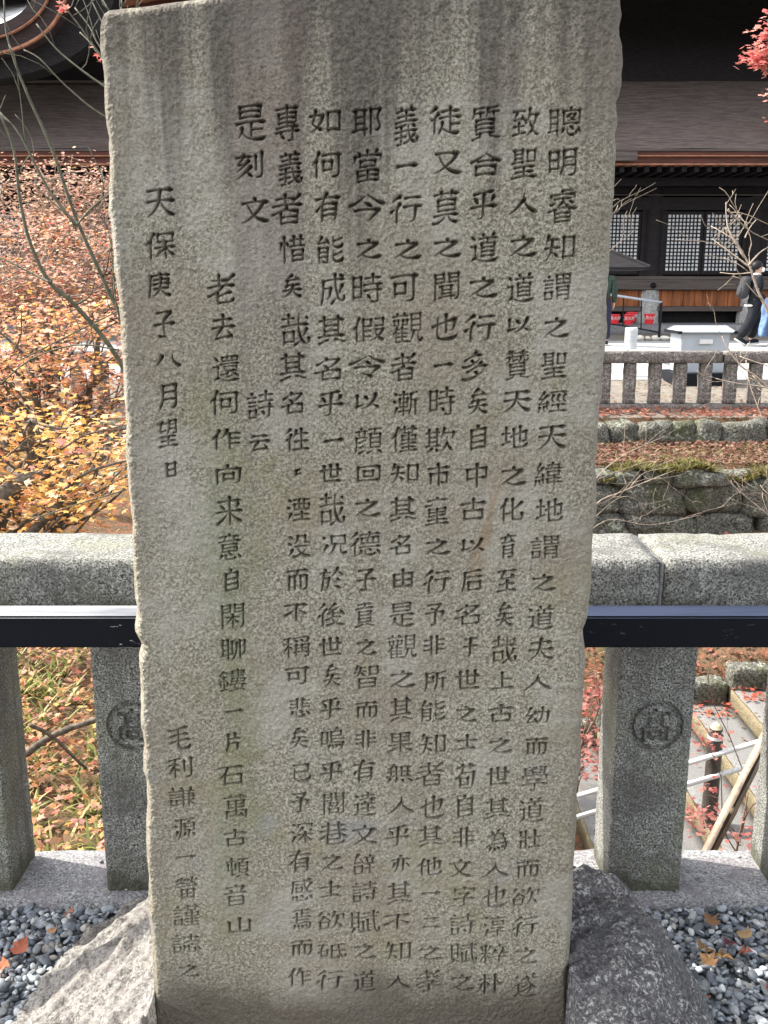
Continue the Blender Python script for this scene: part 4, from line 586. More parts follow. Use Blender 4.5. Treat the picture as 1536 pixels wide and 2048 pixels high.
    c = t.mix(t.ramp(g, .42, .58), (0.166, 0.147, 0.110), (0.407, 0.371, 0.293))
    c = t.mix(t.ramp(g2, .50, .72, 0, .6), c, (0.308, 0.281, 0.219)); c = t.mix(t.ramp(g3, .52, .66, 0, .5), c, (0.104, 0.092, 0.069))
    c = t.mix(t.ramp(g3, .48, .32, 0, .45), c, (0.456, 0.419, 0.336))
    big = t.noise(4.2, 5, .6, off=(0, 3, 0)); c = t.mix(t.ramp(big, .42, .66, 0, .5), c, (0.259, 0.213, 0.162))
    big2 = t.noise(7.5, 5, .6, off=(7, 3, 2)); c = t.mix(t.ramp(big2, .48, .64, 0, .6), c, (0.383, 0.359, 0.304))
    # rain stains running down from the head of the stone
    st = t.noise(1.0, 6, .62, (17, 1, .55), .25, (0, 0, 4.3)); st2 = t.noise(1.0, 5, .6, (55, 1, 2.2), .2, (2, 0, 1))
    edge = t.math('ADD', Z, t.math('MULTIPLY', t.math('SUBTRACT', st, .5), 1.15)); edge = t.math('ADD', edge, t.math('MULTIPLY', t.math('SUBTRACT', st2, .5), .25))
    c = t.mix(t.ramp(edge, 1.64, 1.99, 0, .78), c, t.mix(t.ramp(g2, .35, .65), (0.053, 0.044, 0.039), (0.123, 0.106, 0.091)))
    st3 = t.noise(1.0, 4, .6, (6.5, 1, .35), .2, (8, 0, 2)); c = t.mix(t.math('MULTIPLY', t.ramp(st3, .50, .66, 0, .5), t.ramp(Z, .9, 1.7)), c, (0.161, 0.124, 0.107))
    # green algae run, left of centre
    wob = t.noise(5, 4, .6, (1, 1, .5), 0, (3, 0, 7)); xx = t.math('ADD', X, t.math('MULTIPLY', t.math('SUBTRACT', wob, .5), .22))
    dist = t.math('ABSOLUTE', t.math('ADD', xx, .262)); f = t.math('MULTIPLY', t.ramp(dist, .075, .0), t.ramp(Z, 1.55, 1.15))
    c = t.mix(t.math('MULTIPLY', t.math('MULTIPLY', f, t.ramp(Z, .15, .5)), t.ramp(g2, .35, .65, .15, .6)), c, (0.166, 0.177, 0.090))
    gy = t.noise(6, 5, .62, off=(3, 8, 1)); c = t.mix(t.math('MULTIPLY', t.ramp(gy, .53, .68, 0, .45), t.ramp(Z, 1.55, 1.2)), c, (0.228, 0.200, 0.107))
    # ochre run right of centre and pale blotches low down
    d2 = t.math('ABSOLUTE', t.math('SUBTRACT', xx, .178)); zz = t.math('ABSOLUTE', t.math('SUBTRACT', Z, 1.12))
    c = t.mix(t.math('MULTIPLY', t.ramp(d2, .022, .0, 0, .55), t.ramp(zz, .12, .03)), c, (0.222, 0.141, 0.064))
    bl = t.noise(8, 4, .55, off=(1, 1, 9)); c = t.mix(t.math('MULTIPLY', t.ramp(bl, .56, .70, 0, .5), t.ramp(Z, .85, .6)), c, (0.278, 0.275, 0.267))
    # splash dirt at the foot and along the edges
    ft = t.math('SUBTRACT', Z, t.math('MULTIPLY', t.noise(9, 4, .6, off=(2, 2, 0)), .18))
    c = t.mix(t.ramp(ft, .20, .08, 0, .85), c, (0.099, 0.083, 0.064))
    ex = t.math('ABSOLUTE', t.math('ADD', X, .035)); ee = t.math('ADD', ex, t.math('MULTIPLY', t.math('SUBTRACT', big, .5), .12)); c = t.mix(t.ramp(ee, .31, .42, 0, .35), c, (0.166, 0.145, 0.112))
    nb = t.bump(t.noise(520, 3, .75, off=(0, 0, 2)), .0022); t.bump(t.noise(190, 4, .7, off=(6, 0, 2)), .003, .8, nb)
    m = t.done(c, .92, .15)
    o = link_mesh('stone_monument', me, m)
    tag(o, 'tall grey stone slab with columns of carved characters, standing on the boulder', 'monument')
    # pale bird-lime spots
    return o
build_monument()

# ------------------------------------------------------------------ stone fence behind the slab
YF, YB = 2.196, 2.356
SILL_TOP = CAM_Z - 1.5
def emblem_post(name, xc, parent, emblem):
    w, dp, h = .186, YB - YF, .745
    nx, nz = (150, 560) if emblem else (78, 300)
    H = np.zeros((nz, nx))
    pxs = w / (nx - 1); x0, z0 = -w / 2, 0
    zc = P(1299, 1453, YF).z - SILL_TOP; r = .060
    Xg, Zg = np.meshgrid(np.linspace(-w / 2, w / 2, nx), np.linspace(0, h, nz))
    if emblem:
        Hf = np.zeros((int(h / .001), int(w / .001)))
        carve(Hf, -w / 2, 0, .001, '髙', -.037, zc - .045, .037, zc + .046, .0062, 4.5, .014, 0, False)
        H = bilin(Hf, -w / 2, 0, .001, Xg, Zg)
        ring = np.abs(np.hypot(Xg - .003, Zg - zc) - r); H = np.maximum(H, np.clip((.0080 - ring) * 4.2, 0, .013))
    H = H + smooth_noise((nz, nx), (60, 16), int(abs(xc) * 1000)) * .0006 + smooth_noise((nz, nx), (150, 39), 3) * .0006
    ed = np.minimum(Xg + w / 2, w / 2 - Xg); b = .009; H += b - np.sqrt(np.maximum(0, b * b - (b - np.clip(ed, 0, b)) ** 2))
    V = [np.stack([Xg, H, Zg], -1).reshape(-1, 3)]
    i = np.arange(nz - 1)[:, None] * nx + np.arange(nx - 1)[None]; F = [np.stack([i, i + 1, i + nx + 1, i + nx], -1).reshape(-1, 4)]
    base = nz * nx
    # sides and back: columns of vertices
    rnd = np.random.default_rng(int(abs(xc) * 977))
    prevc = np.arange(nz) * nx + nx - 1
    for k in range(1, 9):
        yy = b + (dp - b) * (0, .012, .03, .2, .4, .6, .8, .97, 1)[k]; col = np.stack([np.full(nz, w / 2) + np.convolve(rnd.standard_normal(nz + 6), np.ones(7) / 7, 'valid') * .0016, np.full(nz, yy), np.linspace(0, h, nz)], 1)
        cur = base + np.arange(nz); base += nz; V.append(col); F.append(np.stack([prevc[:-1], cur[:-1], cur[1:], prevc[1:]], -1)); prevc = cur
    prevl = np.arange(nz) * nx
    for k in range(1, 9):
        yy = b + (dp - b) * (0, .012, .03, .2, .4, .6, .8, .97, 1)[k]; col = np.stack([np.full(nz, -w / 2) + np.convolve(rnd.standard_normal(nz + 6), np.ones(7) / 7, 'valid') * .0016, np.full(nz, yy), np.linspace(0, h, nz)], 1)
        cur = base + np.arange(nz); base += nz; V.append(col); F.append(np.stack([cur[:-1], prevl[:-1], prevl[1:], cur[1:]], -1)); prevl = cur
    F.append(np.stack([prevc[:-1], prevl[:-1], prevl[1:], prevc[1:]], -1))
    return link_mesh(name, np_mesh(name, np.vstack(V), np.vstack(F)), M['fence_stone'], parent, (xc, YF, SILL_TOP + .0005))
def build_fence():
    t = thing('stone_fence', 'grey granite balustrade with square posts and thick top beam, right behind the inscribed slab', 'fence', (0, 0, 0))
    xr, xl = P(1306, 1500, YF).x, P(269, 1500, YF).x
    step = (xr - xl) / 3
    for k in range(-3, 8):
        x = xl + step * k
        if -2.3 < x < 2.4 and k != 2: emblem_post('post', x, t, k in (0, 3))
    xj = P(1326, 1120, 2.17).x
    bt, bb = CAM_Z - .6185, CAM_Z - .6185 - .155
    for a, b, s in ((-2.3, xj - .004, 1), (xj + .004, 2.4, 2)):
        stone_block('top_beam', (b - a, .265, bt - bb), M['fence_stone'], t, ((a + b) / 2, 2.168 + .1325, bb), .03, .010, .0035, s)
    stone_block('joint_mortar', (.010, .255, bt - bb - .012), M['concrete'], t, (xj, 2.168 + .1325, bb + .004), .03, .002, .001, 4)
    stone_block('base_sill', (4.7, .232, .14), M['sill_stone'], t, (.05, 2.155 + .116, SILL_TOP - .14), .035, .010, .003, 3)
build_fence()
def build_rail():
    t = thing('metal_rail', 'black painted square metal rail running across in front of the stone fence', 'rail')
    y0 = 1.98; zt = CAM_Z - y0 * .3486; h, d = .0715, .0767
    bm = bmesh.new(); bmesh.ops.create_cube(bm, size=1)
    bmesh.ops.scale(bm, vec=(4.6, d, h), verts=bm.verts)
    bmesh.ops.bevel(bm, geom=[e for e in bm.edges if abs((e.verts[0].co - e.verts[1].co).x) > 1], offset=.004, segments=3, affect='EDGES')
    me = bpy.data.meshes.new('rail'); bm.to_mesh(me); bm.free()
    tm = NT('chipped black paint'); ch = tm.noise(16, 6, .75, (1.2, 6, 6)); ch2 = tm.noise(3, 2, .5, off=(4, 1, 0)); X, Y, Z = tm.xyz()
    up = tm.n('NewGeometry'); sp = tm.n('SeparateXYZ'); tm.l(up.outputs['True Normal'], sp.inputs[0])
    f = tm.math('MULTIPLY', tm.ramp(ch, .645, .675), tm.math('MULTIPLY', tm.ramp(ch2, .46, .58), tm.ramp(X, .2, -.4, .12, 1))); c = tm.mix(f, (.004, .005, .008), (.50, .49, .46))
    toplight_mottle = tm.noise(7, 4, .6, (.4, 3, 1)); c = tm.mix(tm.math('MULTIPLY', tm.ramp(sp.outputs[2], .8, .95), tm.ramp(toplight_mottle, .3, .7, .55, .95)), c, (.026, .034, .062))  # upward face tinted bluish: sky light put into the paint colour
    left = tm.math('MULTIPLY', tm.ramp(X, -.3, -.45), tm.ramp(sp.outputs[2], .8, .95)); c = tm.mix(left, c, tm.mix(tm.ramp(toplight_mottle, .35, .6), (.115, .12, .132), (.21, .215, .225)))  # whitish left top: sunlight put into the colour, the rest stays shaded blue
    tm.bump(toplight_mottle, .0006)
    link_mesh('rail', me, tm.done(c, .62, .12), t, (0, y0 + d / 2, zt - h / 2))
    for x in (-.30, .24):
        lm = MB(); lm.box(x - .025, x + .025, y0 + .012, y0 + .062, -.02, zt - h); lm.build('leg', M['black_metal'], t)
build_rail()

# ------------------------------------------------------------------ boulder the slab stands on
def rock_h(x, y):
    cx, cy = -.02, 1.74
    dx = x - cx; dy = y - cy
    a = np.where(dx < 0, .755, .725); b = np.where(dy > 0, .44, .62)
    ax = np.abs(dx) / a; by = np.abs(dy) / b
    p = np.where(dx < 0, 2.2, 2.6)
    r = (ax ** p + by ** 2.4) ** (1 / p)
    h = np.where(dx < 0, .47 * (1 - np.clip(ax, 0, 2)) ** 1.0 * (1 - by ** 3), .36 * (1 - r ** 5.0))
    h = np.where(dx < 0, np.minimum(h + .03, .40), np.minimum(h, .275))
    h = np.where(r > 1.0, -.12 * (r - 1) * 4, h)
    return h
def build_rock():
    nx, ny = 300, 230
    X, Y = np.meshgrid(np.linspace(-.90, .84, nx), np.linspace(1.02, 2.153, ny))
    H = rock_h(X, Y)
    # saddle cut for the slab
    sl = (np.abs(X + .045) < .395)
    H = np.where(sl & (Y < 1.69 + .19 * (np.abs(X + .045) < .38)), np.minimum(H, .085 + .0 * X), H)
    N = np.array([[mnoise.fractal(Vector((x * 3.1 + 4, y * 3.1, .5)), .9, 2.0, 5) for x in X[0]] for y in Y[:, 0]])
    N2 = np.array([[mnoise.noise(Vector(((x * .55 + y * .9) * 6 + .4, (y * .5 - x * .75) * 26, 2.0))) for x in X[0]] for y in Y[:, 0]])
    N3 = smooth_noise(X.shape, (115, 150), 12)
    N4 = np.array([[mnoise.fractal(Vector(((x * .8 + y * .6) * 3 + 9, (y * .8 - x * .6) * 9, 5.0)), .8, 2.0, 4) for x in X[0]] for y in Y[:, 0]])
    H = H + N * np.where(X < 0, .030, .024) + np.where(X < 0, N2 * .013, N2 * .009) - np.abs(N4) * .05 + N3 * .0035
    H = np.where(sl & (Y < 1.69 + .19 * (np.abs(X + .045) < .38)), np.minimum(H, .115), H)
    H = np.maximum(H, -.06)
    V = np.stack([X, Y, H], -1).reshape(-1, 3)
    i = np.arange(ny - 1)[:, None] * nx + np.arange(nx - 1)[None]; F = np.stack([i, i + 1, i + nx + 1, i + nx], -1).reshape(-1, 4)
    # skirt down to below ground gives the rock its body
    loop = np.concatenate([np.arange(nx - 1), np.arange(ny - 1) * nx + nx - 1, (ny - 1) * nx + np.arange(nx - 1, 0, -1), np.arange(ny - 1, 0, -1) * nx])
    rv = V[loop].copy(); rv[:, 2] = -.12; cur = len(V) + np.arange(len(loop)); F2 = np.stack([loop, cur, np.roll(cur, -1), np.roll(loop, -1)], -1)
    V = np.vstack([V, rv]); F = np.vstack([F, F2])
    t = NT('lichened boulder'); Xn, Yn, Zn = t.xyz()
    g = t.noise(120, 4, .75); st = t.noise(20, 6, .7, (1, 1, 2.5), .6, (1, 2, 0)); g2 = t.noise(95, 5, .78, off=(5, 5, 5)); l2 = t.noise(9, 4, .65, off=(9, 1, 2))
    shaded_rock = t.mix(t.ramp(g, .35, .65), (.062, .058, .062), (.17, .162, .16))
    shaded_rock = t.mix(t.math('MULTIPLY', t.ramp(g2, .535, .58), t.ramp(l2, .34, .56)), shaded_rock, (.46, .45, .43))
    shaded_rock = t.mix(t.ramp(t.noise(5, 4, .6, off=(3, 3, 3)), .52, .7, 0, .5), shaded_rock, (.13, .14, .135))
    sunlit_rock = t.mix(t.ramp(g, .33, .62), (.11, .097, .09), (.33, .31, .28)); sunlit_rock = t.mix(t.ramp(st, .50, .70, 0, .6), sunlit_rock, (.22, .185, .18))
    sunlit_rock = t.mix(t.math('MULTIPLY', t.ramp(g2, .56, .62, 0, .7), t.ramp(l2, .4, .6)), sunlit_rock, (.50, .49, .45))
    c = t.mix(t.ramp(Xn, -.05, .12), sunlit_rock, shaded_rock)  # sunlit left flank and shaded right flank are put into the rock colour
    nb = t.bump(g, .006); t.bump(t.noise(30, 6, .7, off=(2, 4, 4)), .02, .8, nb)
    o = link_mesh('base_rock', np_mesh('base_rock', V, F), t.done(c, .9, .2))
    tag(o, 'low natural boulder with white lichen flecks, carrying the inscribed slab', 'rock')
build_rock()

# ------------------------------------------------------------------ gravel
def ico(sub):
    bm = bmesh.new(); bmesh.ops.create_icosphere(bm, subdivisions=sub, radius=1); bm.verts.ensure_lookup_table()
    V = np.array([v.co[:] for v in bm.verts]); F = np.array([[v.index for v in f.verts] for f in bm.faces]); bm.free(); return V, F
def rand_rot(n, flat=1.0):
    a = rng.uniform(0, 2 * math.pi, n); t = rng.normal(0, .35 * flat, n); s = rng.normal(0, .35 * flat, n)
    ca, sa, ct, stt, cs, ss = np.cos(a), np.sin(a), np.cos(t), np.sin(t), np.cos(s), np.sin(s); z = np.zeros(n); o = np.ones(n)
    Rz = np.stack([np.stack([ca, -sa, z], -1), np.stack([sa, ca, z], -1), np.stack([z, z, o], -1)], 1)
    Rx = np.stack([np.stack([o, z, z], -1), np.stack([z, ct, -stt], -1), np.stack([z, stt, ct], -1)], 1)
    Ry = np.stack([np.stack([cs, z, ss], -1), np.stack([z, o, z], -1), np.stack([-ss, z, cs], -1)], 1)
    return np.einsum('nij,njk,nkl->nil', Rx, Ry, Rz) if False else np.einsum('nij,njk,nkl->nil', Rz, Rx, Ry)
def build_gravel():
    iv, iF = ico(2)
    n = 31000
    x = rng.uniform(-1.7, 1.9, n); y = rng.uniform(1.2, 2.18, n); z = rng.uniform(-.012, .010, n)
    keep = (rock_h(x, y) < .03) & ((y < 2.15)) ; x, y, z = x[keep], y[keep], z[keep]
    # a few stones kicked up on to the sill
    m = 60; sx = rng.uniform(-1.2, 1.2, m); sy = rng.uniform(2.17, 2.36, m); x = np.concatenate([x, sx]); y = np.concatenate([y, sy]); z = np.concatenate([z, np.full(m, SILL_TOP + .003)])
    n = len(x)
    s = rng.lognormal(math.log(.0076), .28, n); s[-m:] *= .5
    dims = np.stack([s * rng.uniform(.9, 1.5, n), s * rng.uniform(.7, 1.05, n), s * rng.uniform(.35, .65, n)], 1)
    wob = 1 + .22 * np.sin(iv[None, :, 0] * 2.3 + rng.uniform(0, 6, (n, 1))) * np.cos(iv[None, :, 1] * 2.1 + rng.uniform(0, 6, (n, 1)))
    L = iv[None] * dims[:, None, :] * wob[..., None]
    V = np.einsum('nij,nvj->nvi', rand_rot(n), L) + np.stack([x, y, z], 1)[:, None, :]
    F = iF[None] + (np.arange(n) * len(iv))[:, None, None]
    base = 1.2 * np.array([[.22, .24, .26], [.13, .145, .165], [.32, .335, .34], [.07, .08, .095], [.46, .47, .46], [.26, .245, .225], [.17, .18, .18]])
    col = base[rng.choice(7, n, p=[.27, .25, .15, .14, .06, .05, .08])] * rng.uniform(.75, 1.25, (n, 1))
    me = np_mesh('gravel', V.reshape(-1, 3), F.reshape(-1, 3), True, np.repeat(col, len(iv), 0))
    tag(link_mesh('gravel', me, M['pebble']), 'blue grey river pebbles spread around the boulder', 'gravel', kind='stuff')
    g = MB(); g.box(-6, 6, -3, 2.3, -.6, -.012); tag(g.build('ground', M['gravel_bed']), 'gravel bed under the pebbles', None, kind='structure')
build_gravel()

# ------------------------------------------------------------------ leaves
def star(lobes=7, depth=.42):
    """maple leaf outline in the xy plane, stalk at origin, about 1 long"""
    ang = np.radians(np.array([-128, -85, -43, 0, 43, 85, 128])) if lobes == 7 else np.radians(np.array([-105, -52, 0, 52, 105]))
    ln = np.array([.42, .72, .93, 1.0, .93, .72, .42]) if lobes == 7 else np.array([.6, .88, 1.0, .88, .6])
    pts = [(0, -.02)]
    for k in range(len(ang)):
        if k: 
            a = (ang[k] + ang[k - 1]) / 2; pts.append((math.sin(a) * depth * .8, math.cos(a) * depth * .8 + .12))
        pts.append((math.sin(ang[k]) * ln[k] * .62, math.cos(ang[k]) * ln[k] * .62 + .12))
    return np.array(pts)
STAR = star(7); STAR5 = star(5, .36)
def leaf_cloud(pos, size, pal, palw, shape=STAR5, flat=.9, up=None, curl=.25):
    """one mesh of maple leaves (n-gons) with a colour each"""
    n = len(pos); k = len(shape); s = size * rng.uniform(.65, 1.2, n)
    lv = np.zeros((n, k, 3)); lv[:, :, 0] = shape[None, :, 0] * s[:, None]; lv[:, :, 1] = (shape[None, :, 1] - .3) * s[:, None]
    r2 = (shape[:, 0] ** 2 + (shape[:, 1] - .15) ** 2)[None]; lv[:, :, 2] = -r2 * s[:, None] * rng.uniform(-.2, curl * 2, (n, 1)) 
    V = np.einsum('nij,nvj->nvi', rand_rot(n, flat), lv) + pos[:, None, :]
    col = np.array(pal)[rng.choice(len(pal), n, p=np.array(palw) / sum(palw))] * rng.uniform(.7, 1.3, (n, 1))
    F = np.arange(n * k).reshape(n, k)
    return np_mesh('foliage', V.reshape(-1, 3), F, False, np.repeat(np.clip(col, 0, 1), k, 0))
YEL, ORA, RED, PNK, BRN, CRM = (.74, .46, .11), (.70, .30, .10), (.55, .11, .075), (.66, .30, .24), (.30, .16, .085), (.72, .52, .34)
def single_leaf(loc, size, col, label, name='fallen_leaf', rot=0, tilt=(.1, .1), mat=None):
    k = len(STAR); s = size
    v = np.zeros((k + 1, 3)); v[:k, 0] = STAR[:, 0] * s; v[:k, 1] = STAR[:, 1] * s
    v[:k, 2] = ((STAR ** 2).sum(1)) * s * .75 * (1 + .8 * np.sin(np.arange(k) * 2.4)) ; v[k] = (0, .25 * s, .004)
    F = np.array([(i, (i + 1) % k, k) for i in range(k)])
    me = np_mesh(name, v, F, True, np.tile(np.array(col), (k + 1, 1)))
    o = link_mesh(name, me, M['leaf']); o.location = loc; o.rotation_euler = (tilt[0], tilt[1], rot)
    return tag(o, label, 'leaf', 'dead maple leaves lying on the gravel')
LV = [(1420, 1845, .055, BRN, 'curled brown maple leaf on the gravel against the fence sill, right of the boulder'),
      (1412, 1890, .06, (.34, .20, .09), 'tan brown maple leaf, topmost of the clump beside the boulder'),
      (1428, 1905, .062, (.30, .17, .07), 'ochre brown maple leaf in the middle of the clump beside the boulder'),
      (1415, 1925, .055, (.27, .15, .07), 'dry brown maple leaf, lowest of the clump beside the boulder'),
      (1462, 1880, .05, (.16, .05, .06), 'dark purple maple leaf on the gravel'),
      (1476, 1900, .05, (.42, .14, .10), 'reddish maple leaf touching the dark purple one on the gravel'),
      (1490, 1872, .048, (.50, .33, .17), 'pale tan star shaped maple leaf on the gravel near the fence sill'),
      (1412, 1990, .035, (.55, .22, .12), 'small orange leaf on the gravel close to the right flank of the boulder'),
      (1530, 1965, .05, (.35, .08, .06), 'dark red leaf on the gravel at the right edge of the photo'),
      (45, 1900, .062, (.45, .13, .07), 'red brown maple leaf on the gravel left of the boulder'),
      (20, 1922, .05, (.55, .22, .12), 'light orange leaf lying just left of the red brown maple leaf'),
      (138, 1822, .04, (.60, .26, .15), 'small salmon leaf on the gravel under the left fence sill'),
      (104, 1864, .032, (.55, .30, .16), 'tiny tan leaf on the gravel halfway up the left flank of the boulder')]
for i, (px, py, s, c, lab) in enumerate(LV):
    v = (py - 1024) / FPX; d = Vector(((px - 768) / FPX, CP - v * SP, -SP - v * CP)); t_ = -(CAM_Z - .024) / d.z
    single_leaf((d.x * t_, d.y * t_ - s * .2, .026), s * .85, c, lab, rot=i * 2.1, tilt=(.25 * math.sin(i * 3.0), .3 * math.cos(i * 1.7)))

# ------------------------------------------------------------------ land
def sm(a, b, x):
    t = np.clip((x - a) / (b - a), 0, 1); return t * t * (3 - 2 * t)
def land_z(x, y):
    x, y = np.asarray(x, float), np.asarray(y, float)
    lf = np.interp(y, [2.3, 2.6, 4.0, 5.5, 8, 10.5, 12.2, 13.1, 13.3], [-.1, -.16, -1.22, -1.38, -1.30, -1.05, -.72, -.56, -.25])
    base = -2.66 + .35 * (x - 2.55)
    rt = np.interp(y, [2.3, 2.6, 4.0, 5.0], [-.1, -.2, -1.9, -1.0]) * 1.0
    near = np.interp(y, [2.3, 2.6, 3.4, 4.6], [-.1, -.25, -1.5, -3.1]); near = np.maximum(near, base - .38)
    mid = np.interp(y, [9.0, 9.3, 10.4, 11.9], [0, .28, .55, .75])
    rt = np.where(y < 9.0, near, np.minimum(base - .2 + mid * 1.15, -1.5 + 0 * x))
    rt = np.where(y > 11.95, np.interp(y, [11.95, 12.0, 13.1, 13.3], [-1.7, -.72, -.57, -.26]), rt)
    k = sm(-.1, .9, x); z = lf * (1 - k) + rt * k
    ter = np.interp(y, [13.3, 14.2, 21, 26], [-.25, -.12, .27, .30]); return np.where(y > 13.3, ter, z)
def land_mesh():
    xs = np.linspace(-13, 15, 150); ys = np.concatenate([np.linspace(2.42, 11.9, 100), [11.95, 12.0], np.linspace(12.1, 13.25, 10), [13.32]])
    X, Y = np.meshgrid(xs, ys); Z = land_z(X, Y)
    N = np.array([[mnoise.fractal(Vector((x * 1.3, y * 1.3, 0)), 1, 2, 4) for x in xs] for y in ys]); Z = Z + N * .07 * ((Y > 2.7) & (Y < 13.2)) * (1 - .8 * ((X > .6) & (Y < 9.2)))
    nx, ny = len(xs), len(ys); i = np.arange(ny - 1)[:, None] * nx + np.arange(nx - 1)[None]; F = np.stack([i, i + 1, i + nx + 1, i + nx], -1).reshape(-1, 4)
    t = NT('leaf strewn ground'); a = t.noise(9, 6, .7); b = t.noise(45, 4, .75, off=(1, 2, 3)); c2 = t.noise(2.2, 4, .6, off=(4, 4, 4))
    c = t.mix(t.ramp(b, .35, .62), (.045, .035, .022), (.17, .115, .07)); c = t.mix(t.ramp(a, .48, .62, 0, .8), c, (.24, .10, .055)); c = t.mix(t.ramp(c2, .52, .66, 0, .55), c, (.075, .085, .03))
    t.bump(b, .03)
    o = link_mesh('hillside', np_mesh('hillside', np.stack([X, Y, Z], -1).reshape(-1, 3), F), t.done(c, .95, .1)); tag(o, 'leaf strewn slope falling away behind the stone fence', kind='structure')
    ys = np.array([13.32, 14.2, 17, 21, 26, 34, 60, 120]); xs = np.linspace(-90, 90, 40); X, Y = np.meshgrid(xs, ys); Z = land_z(X, Y) - .004
    nx, ny = len(xs), len(ys); i = np.arange(ny - 1)[:, None] * nx + np.arange(nx - 1)[None]; F = np.stack([i, i + 1, i + nx + 1, i + nx], -1).reshape(-1, 4)
    tag(link_mesh('terrace', np_mesh('terrace', np.stack([X, Y, Z], -1).reshape(-1, 3), F), M['sand']), 'gravel terrace of the temple', kind='structure')
    # pale paved path along the terrace
    ys = np.linspace(16.2, 22.6, 8); xs = np.linspace(-14, 16, 30); X, Y = np.meshgrid(xs, ys); Z = land_z(X, Y) + .006
    nx, ny = len(xs), len(ys); i = np.arange(ny - 1)[:, None] * nx + np.arange(nx - 1)[None]; F = np.stack([i, i + 1, i + nx + 1, i + nx], -1).reshape(-1, 4)
    tag(link_mesh('path', np_mesh('path', np.stack([X, Y, Z], -1).reshape(-1, 3), F), M['terrace']), 'pale paved path in front of the temple', kind='structure')
land_mesh()
def boulder_wall(name, label, x0, x1, y, z0, z1, size, seed, depth=.5, lean=0.0):
    """dry stone wall: irregular rounded rocks packed in courses, ONE thing"""
    rnd = random.Random(seed); iv, iF = ico(3); VV = []; FF = []; b = 0; z = z0; row = 0
    while z < z1 - .05:
        h = min(size * rnd.uniform(.75, 1.1), z1 - z); x = x0 - rnd.uniform(0, size); 
        while x < x1:
            w = size * rnd.uniform(.8, 2.6); c = Vector((x + w / 2, y + depth / 2 + rnd.uniform(-.05, .05) + (z - z0) * lean, z + h / 2))
            v = iv.copy(); p = 5.5; nrm = (np.abs(v) ** p).sum(1) ** (1 / p); v = v / nrm[:, None]
            v = v * np.array([w * .5, depth * .5, h * .5]) * 1.0
            off = rnd.uniform(0, 99)
            d = np.array([mnoise.fractal(Vector((q[0] * 3 + off, q[1] * 3, q[2] * 3)), .9, 2, 4) for q in v]); v = v * (1 + .30 * d[:, None])
            a = rnd.uniform(-.09, .09); ca, sa = math.cos(a), math.sin(a); v = np.stack([v[:, 0] * ca - v[:, 2] * sa, v[:, 1], v[:, 0] * sa + v[:, 2] * ca], 1)
            VV.append(v + np.array(c)); FF.append(iF + b); b += len(iv); x += w * .93
        z += h * .90; row += 1
    o = link_mesh(name, np_mesh(name, np.vstack(VV), np.vstack(FF)), M['wall_rock']); return tag(o, label, 'wall')
boulder_wall('retaining_wall', 'tall mossy dry stone wall of rough blocks below the leafy bank', -6, 9, 11.75, -2.3, -.72, .42, 3, .55)
boulder_wall('stone_kerb', 'low row of big lichened stones just under the far stone fence', -6, 9.5, 13.0, -.62, -.27, .36, 5, .42)
def scatter(n, x0, x1, y0, y1, lift, name, label, pal, palw, size=.05, cat='leaf litter', zfun=land_z, flat=1.0):
    x = rng.uniform(x0, x1, n); y = rng.uniform(y0, y1, n); z = zfun(x, y) + lift + rng.uniform(0, .03, n)
    o = link_mesh(name, leaf_cloud(np.stack([x, y, z], 1), size, pal, palw, flat=flat), M['leaf']); return tag(o, label, cat, kind='stuff')
scatter(5200, .2, 6.5, 12.05, 13.0, .05, 'leaf_litter', 'red brown fallen leaves covering the bank above the mossy wall', [(.25, .115, .085), (.31, .16, .12), (.18, .10, .065), (.30, .21, .135), (.16, .12, .07)], [4, 3, 4, 3, 2], .07)
scatter(1500, .2, 6.5, 13.28, 13.75, .02, 'leaf_litter', 'strip of red fallen leaves along the foot of the far stone fence', [(.36, .12, .08), (.42, .20, .14), (.24, .11, .07)], [4, 3, 3], .07)
scatter(7500, -4.2, .2, 3.6, 8.0, .10, 'leaf_litter', 'orange and yellow fallen leaves on the slope left of the slab', [(.55, .26, .11), (.56, .36, .13), (.42, .13, .09), BRN, (.44, .28, .16), (.50, .25, .19)], [4, 2, 2, 4, 4, 3], .06)
scatter(3200, .6, 5.8, 9.05, 11.6, .04, 'leaf_litter', 'red brown leaves heaped beyond the concrete steps', [(.34, .12, .08), (.40, .19, .12), (.22, .11, .065)], [4, 3, 4], .065)
def step_z(x): return -2.66 + .15 * np.floor((x - 2.56) / .43)
scatter(170, .9, 4.6, 5.4, 9.0, .012, 'leaf_litter', 'few red leaves fallen on the concrete steps', [(.30, .09, .07), (.34, .15, .12), (.22, .12, .07)], [3, 2, 3], .045, zfun=lambda x, y: step_z(x) + .0, flat=.5)
scatter(520, .9, 4.9, 8.62, 9.0, .012, 'leaf_litter', 'drift of red leaves against the kerb at the far end of the steps', [RED, (.46, .15, .10), BRN], [3, 3, 2], .06, zfun=lambda x, y: step_z(x) + .0, flat=.8)
